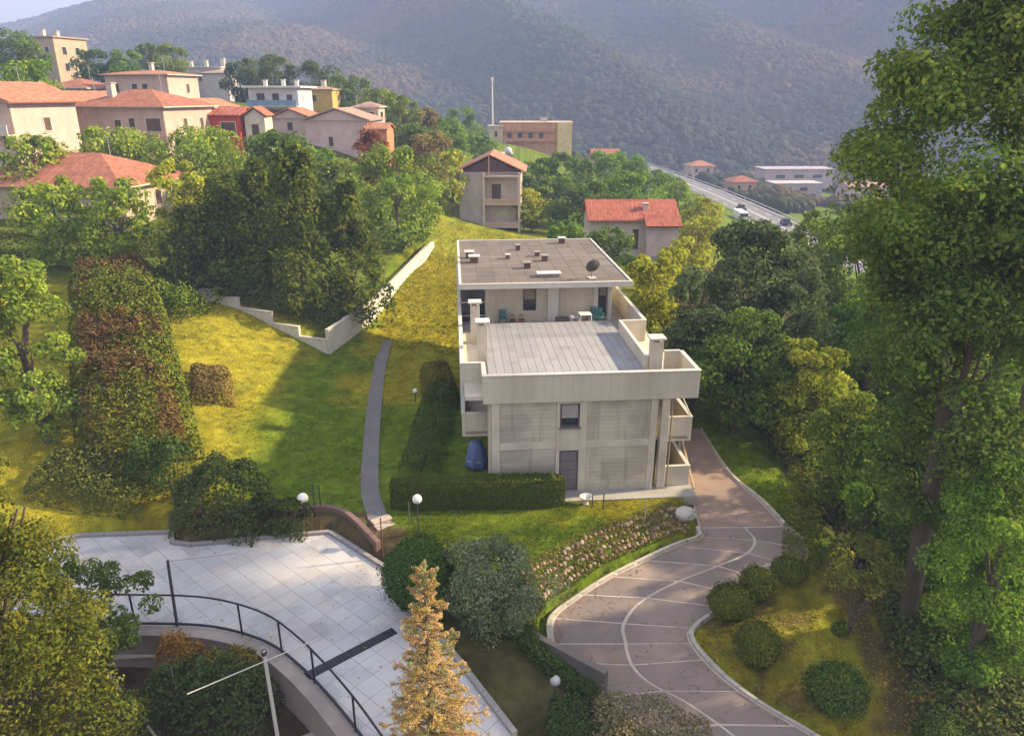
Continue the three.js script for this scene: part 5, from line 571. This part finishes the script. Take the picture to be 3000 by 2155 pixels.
// ---------- railing, poles, lamps ----------
{
  const steel = mat([0.035, 0.033, 0.045], 0.5, { metalness: 0.5 }), C = new THREE.CatmullRomCurve3([[-18.2, -24.55], [-16, -24.4], [-12.4, -24.25], [-10.8, -23.85], [-9.3, -23.15], [-8, -22.1], [-6.8, -20.9], [-5.2, -19.05], [-3.5, -16.8]].map(([x, z]) => V(x, 0, z)));
  const at = (t, y, o = 0) => { const p = C.getPoint(t), g = C.getTangent(t); return [p.x - g.z * o, y, p.z + g.x * o]; }, run = (y, o) => Array.from({ length: 33 }, (_, i) => at(i / 32, y, o));
  const wallG = (() => { const pos = [], idx = [], n = 60; for (let i = 0; i <= n; i++) for (const [o, y] of [[0.08, -2.4], [0.08, -0.43], [0.62, -0.43], [0.62, -2.4]]) pos.push(...at(i / n, y, o)); for (let i = 0; i < n; i++) for (let k = 0; k < 3; k++) { const a = 4 * i + k; idx.push(a, a + 4, a + 1, a + 1, a + 4, a + 5); } const g = new THREE.BufferGeometry(); g.setAttribute('position', new THREE.Float32BufferAttribute(pos, 3)); g.setIndex(idx); const q = g.toNonIndexed(); q.computeVertexNormals(); return boxUV(q); })();
  single('retaining_wall', wallG, mat([0.34, 0.29, 0.26], 0.9, { map: stainTex, side: THREE.DoubleSide }), 'curved brownish retaining wall under the courtyard railing', 'wall');
  const f = thing('railing', 'curved dark steel railing along the courtyard', 'railing'); part(f, 'top_rail', tube(run(1.02, 0), 0.04, 90, 6), steel); part(f, 'bottom_rail', tube(run(-0.36, 0), 0.055, 90, 6), steel);
  for (const t of [0.155, 0.385, 0.545, 0.71, 0.87]) part(f, 'post', rod(at(t, -0.55), at(t, 1.02), 0.04), steel);
  const pale = mat([0.5, 0.5, 0.46], 0.6), dk = mat([0.06, 0.055, 0.06], 0.6);
  const p1 = thing('wire_pole', 'dark pole with a thin cross arm rising from the railing wall', 'pole', [-13.55, -1.2, -24.4]); part(p1, 'pole', rod([0, -0.3, 0], [0.15, 3.8, 0], 0.065, 0.055), dk); part(p1, 'cross_arm', rod([0.12, 3.76, 0], [2.7, 3.8, -0.5], 0.025), mat([0.42, 0.36, 0.33], 0.7));
  const p2 = thing('wire_pole', 'pale metal pole with long slanting cross arm in the garden plot', 'pole', [-7.9, -2.1, -18.95]); part(p2, 'pole', rod([0.12, -0.3, 0.1], [0, 5.1, 0], 0.07, 0.06), pale); part(p2, 'cross_arm', rod([-1.7, 5.08, 1.78], [1.6, 5.12, -0.55], 0.018), pale); part(p2, 'collar', new THREE.CylinderGeometry(0.09, 0.09, 0.14, 10).translate(0, 5.03, 0), dk);
  const p3 = thing('wire_pole', 'thin green stake standing among the garden plot plants', 'pole', [-11.9, -2, -20.6]); part(p3, 'pole', rod([0, -0.2, 0], [0, 2.9, 0], 0.025), mat([0.12, 0.16, 0.12], 0.8)); part(p3, 'tie', new THREE.TorusGeometry(0.05, 0.012, 5, 10).rotateX(Math.PI / 2).translate(0, 2.2, 0), pale);
  const b = thing('timber_rail', 'pale edging rail running down the dark lower corner', 'rail', [-15.3, -1.1, -22.3]); part(b, 'rail', rod([0, 0.1, 0], [3.3, -0.2, 3.0], 0.05), mat([0.55, 0.48, 0.42], 0.8)); for (const k of [0.1, 0.5, 0.9]) part(b, 'post', rod([3.3 * k, -1.4, 3.0 * k], [3.3 * k, 0.12 - 0.3 * k, 3.0 * k], 0.035), dk);
  single('white_plank', rbx(-0.9, 0.9, 0, 0.07, -0.1, 0.1, 0.01).rotateY(0.08).translate(-15.1, -1.45, -23.7), P([0.7, 0.69, 0.66]), 'short white plank lying below the railing wall', 'plank');
  for (const [x, z, s, l] of [[-7.2, -19.9, 0.62, 'square concrete slab lying in the garden plot'], [-8.3, -30.75, 0.45, 'pinkish stepping slab in the planting bed']]) { const g = rbx(-s, s, 0, 0.09, -s * 0.75, s * 0.75, 0.02).rotateY(0.5); single('stone_slab', g, P([0.5, 0.42, 0.38]), l, 'slab', [x, ground(x, z) + 0.02, z]); }
  // planting bed wall
  { const w = thing('bed_wall', 'low curved reddish wall of the planting bed behind the courtyard', 'wall'), pts = [[-10.6, -32.1], [-9.4, -32.35], [-8.4, -32.0], [-7.6, -31.2], [-6.9, -30.3], [-6.2, -29.4]], c = new THREE.CatmullRomCurve3(pts.map(([x, z]) => V(x, 0, z))); const n = 18, wm = P([0.24, 0.15, 0.13]); for (let i = 0; i < n; i++) { const p = c.getPoint((i + 0.5) / n), g = c.getTangent((i + 0.5) / n), l = c.getLength() / n, q = rbx(-l / 2 + 0.008, l / 2 - 0.008, -0.6, 0.28, -0.13, 0.13, 0.02); q.rotateY(-Math.atan2(g.z, g.x)); q.translate(p.x, ground(p.x, p.z) * 0.5, p.z); part(w, 'block', q, wm); } }
  { const w = thing('courtyard_kerb', 'grey kerb edging the courtyard against the planting beds', 'kerb'), E = [[0.1, -18.95], [-5.5, -28.0], [-8.9, -31.1], [-12.2, -30.55], [-15.2, -30.0], [-16.2, -30.2], [-16.6, -31.1], [-20.8, -30.8], [-23, -30]], km = P([0.33, 0.31, 0.31]); for (let i = 0; i + 1 < E.length; i++) { const [x0, z0] = E[i], [x1, z1] = E[i + 1], L = Math.hypot(x1 - x0, z1 - z0), n = Math.max(1, Math.round(L / 1.1)); for (let k = 0; k < n; k++) { const t = (k + 0.5) / n, g = rbx(-L / n / 2 + 0.008, L / n / 2 - 0.008, -0.5, 0.16, -0.11, 0.11, 0.02); g.rotateY(-Math.atan2(z1 - z0, x1 - x0)); const nx = -(z1 - z0) / L, nz = (x1 - x0) / L; g.translate(mix(x0, x1, t) - nx * 0.0, YARD_Y, mix(z0, z1, t)); part(w, 'kerb_stone', g, km); } } }
  single('driveway_wall', (() => { const A = [-0.2, -25.0], Bq = [3.6, -22.0], L = Math.hypot(Bq[0] - A[0], Bq[1] - A[1]), g = rbx(-L / 2, L / 2, -2.6, 0.25, -0.14, 0.14, 0.03); g.rotateY(-Math.atan2(Bq[1] - A[1], Bq[0] - A[0])); g.translate(1.7, -1.2, -23.85); return g; })(), P([0.2, 0.18, 0.16]), 'dark low retaining wall beside the driveway bend', 'wall');
  // globe lamps
  const globe = mat([0.8, 0.78, 0.74], 0.25), lamp = (x, z, y, h, r, label, broken) => { const t = thing('globe_lamp', label, 'lamp', [x, y, z], 0, 'garden globe lamps'); part(t, 'post', rod([0, -0.2, 0], [0, h, 0], 0.035, 0.03), dk); part(t, 'collar', new THREE.CylinderGeometry(0.075, 0.05, 0.12, 12).translate(0, h, 0), dk); const g = new THREE.SphereGeometry(r, 22, 16, 0, broken ? 5.0 : 6.2832, 0, broken ? 2.6 : Math.PI); part(t, 'globe', g.translate(0, h + r + 0.03, 0), broken ? mat([0.42, 0.42, 0.41], 0.4, { side: THREE.DoubleSide }) : globe); };
  lamp(-4.45, -30.4, 0, 1.55, 0.23, 'white globe lamp on a thin post in front of the hedge'); lamp(-10.2, -31.6, 0.1, 0.75, 0.27, 'white globe lamp low in the shrub behind the courtyard'); lamp(1.6, -21.7, -1.75, 0.75, 0.2, 'broken whitish globe lamp beside the driveway wall', true); lamp(-6.5, -46, 0.05, 0.7, 0.16, 'small globe lamp in the shade beside the footpath');
  for (const [x, z, h, c, l] of [[-9.9, -32.4, 1.3, dk, 'thin dark fence stake behind the bed wall, first of the pair'], [-9.6, -32.4, 1.3, dk, 'thin dark fence stake behind the bed wall, second of the pair'], [-5.95, -29.0, 1.9, mat([0.12, 0.05, 0.05], 0.7), 'reddish brown post beside the garden steps'], [-2.9, -28.6, 0.9, dk, 'short dark stake in the lawn behind the olive tree'], [4.05, -32.6, 0.75, dk, 'short dark stake in the lawn below the facade, near the basin'], [4.6, -32.5, 0.9, dk, 'taller dark stake in the lawn below the facade'], [6.6, -31.9, 1.2, P([0.4, 0.36, 0.28]), 'pale stake at the lawn corner near the rock edging'], [-5.0, -31.2, 1.2, mat([0.08, 0.12, 0.08], 0.7), 'green stake beside the end of the hedge']]) { const s = thing('stake', l, 'stake', [x, ground(x, z), z]); part(s, 'post', rod([0, -0.2, 0], [0, h, 0], 0.035, 0.03), c); part(s, 'cap', new THREE.SphereGeometry(0.04, 8, 6).translate(0, h, 0), c); }
}
// rock edging of the bank
{ const t = thing('rock_edging', 'rows of small brown stones edging the bank above the driveway', 'rocks'), r = rngOf(14), ms = [[0.3, 0.19, 0.12], [0.38, 0.27, 0.17], [0.2, 0.14, 0.1], [0.45, 0.36, 0.26]].map(c => P(c, 0.95)), gs = [0, 1, 2].map(s => { const g = new THREE.DodecahedronGeometry(1, 0), p = g.attributes.position; for (let i = 0; i < p.count; i++) { const k = 0.8 + 0.4 * noise2(p.getX(i) * 2 + s * 7, p.getY(i) * 2 + p.getZ(i)); p.setXYZ(i, p.getX(i) * k, p.getY(i) * k, p.getZ(i) * k); } g.computeVertexNormals(); return boxUV(g); });
  for (let row = 0; row < 4; row++) for (let k = 0; k < 46; k++) { const f = 3.7 + (k + 0.5 * (row & 1)) / 46 * 5.4, p = drivePt(f, 0), q = drivePt(f + 0.05, 0), dx = q.x - p.x, dz = q.z - p.z, l = Math.hypot(dx, dz) || 1, o = (row === 0 ? 0.85 : 0.85 + row * 0.36) + 0.12 * (r() - 0.5), x = p.x - dz / l * o, z = p.z + dx / l * o; const s = 0.06 + 0.06 * r(); const m = part(t, 'stone', gs[r() * 3 | 0], ms[r() * 4 | 0], [x, ground(x, z) + s * 0.45, z]); m.scale.set(s, s * 1.5, s); m.rotation.set(r() * 3, r() * 6, r() * 3); } }
{ const L = new Leaves(88), r = L.r; for (let i = 0; i < 5200; i++) { const f = 3.7 + r() * 5.4, p = drivePt(f, 0), q = drivePt(f + 0.05, 0), dx = q.x - p.x, dz = q.z - p.z, l = Math.hypot(dx, dz) || 1, o = 0.45 + 1.9 * r(), x = p.x - dz / l * o, z = p.z + dx / l * o; L.add(x, ground(x, z) + 0.02 + 0.2 * r() * noise2(x * 3, z * 3), z, 0, 1, 0.3, 0.11 * (0.6 + 0.8 * r()), r() < 0.45 ? [[0.2, 0.12, 0.05], [0.26, 0.19, 0.06]] : [[0.1, 0.13, 0.02], [0.17, 0.17, 0.03]]); } const b = thing('bank_plants', 'low russet and green plants growing between the rows of edging stones', 'plants'); const pm = part(b, 'foliage', L.geo(), leafMat); pm.userData.kind = 'stuff'; }
{ const t = thing('white_boulder', 'whitish boulder at the top end of the rock edging', 'boulder', [8.65, -0.15, -32.3]); const g = new THREE.IcosahedronGeometry(0.5, 2), p = g.attributes.position; for (let i = 0; i < p.count; i++) { const k = 0.75 + 0.5 * fbm(p.getX(i) * 2.2 + 5, p.getY(i) * 2.2 + p.getZ(i) * 1.7, 3); p.setXYZ(i, p.getX(i) * k * 1.1, p.getY(i) * k * 0.8, p.getZ(i) * k * 0.8); } g.computeVertexNormals(); part(t, 'rock', boxUV(g), P([0.66, 0.63, 0.58])); part(t, 'moss', leafBall(90, 0.35, 0.1, PAL.olive, 5).translate(0.35, 0.05, 0.2), leafMat); }

{ // fallen leaves
  const r = rngOf(303), g = new THREE.BufferGeometry(); g.setAttribute('position', new THREE.Float32BufferAttribute([-1, 0, 0, 0, 0.25, 0.6, 1, 0, 0, -1, 0, 0, 1, 0, 0, 0, 0.2, -0.6], 3)); g.computeVertexNormals(); const sp = [];
  for (let i = 0; i < 2600; i++) { const x = 7.6 + 9 * r(), z = -19 - 11 * r(); if (!driveSamples.some(p => (p.x - x) ** 2 + (p.z - z) ** 2 < 0.3)) sp.push([x, ground(x, z) + 0.03, z]); }
  for (let i = 0; i < 420; i++) { const p = drivePt(3 + 11.5 * r(), r() < 0.5 ? 0.03 + 0.12 * r() * r() : r() < 0.5 ? 0.97 - 0.12 * r() * r() : r()); sp.push([p.x, p.y + 0.012, p.z]); }
  for (let i = 0; i < 700; i++) { const x = -22 + 23 * r(), z = -31 + 14 * r(); if (inPoly(x, z, YARD) && (polyDist(x, z, YARD) < 0.9 || r() < 0.2)) sp.push([x, YARD_Y + 0.012, z]); }
  const im = new THREE.InstancedMesh(g, matte([1, 1, 1], { side: THREE.DoubleSide }), sp.length), o = new THREE.Object3D(), c = new THREE.Color(); sp.forEach(([x, y, z], i) => { const s = 0.03 + 0.035 * r(); o.position.set(x, y, z); o.scale.setScalar(s); o.rotation.set(0.3 * (r() - 0.5), r() * 6.28, 0.3 * (r() - 0.5)); o.updateMatrix(); im.setMatrixAt(i, o.matrix); const t = r(); c.setRGB(mix(0.26, 0.4, t), mix(0.13, 0.27, t), mix(0.05, 0.06, t)); im.setColorAt(i, c); });
  im.name = 'fallen_leaves'; im.userData = { kind: 'stuff', label: 'dry fallen leaves on the clearing, the driveway and the courtyard', category: 'leaves' }; scene.add(im); }
{ let n = 0; scene.traverse(o => { if (o.isMesh && !o.isInstancedMesh) n += (o.geometry.index ? o.geometry.index.count : o.geometry.attributes.position.count) / 3; }); console.log('triangles', n); }
scene.traverse(o => { if (o.isMesh) { o.castShadow = true; o.receiveShadow = true; } });
renderer.render(scene, camera);
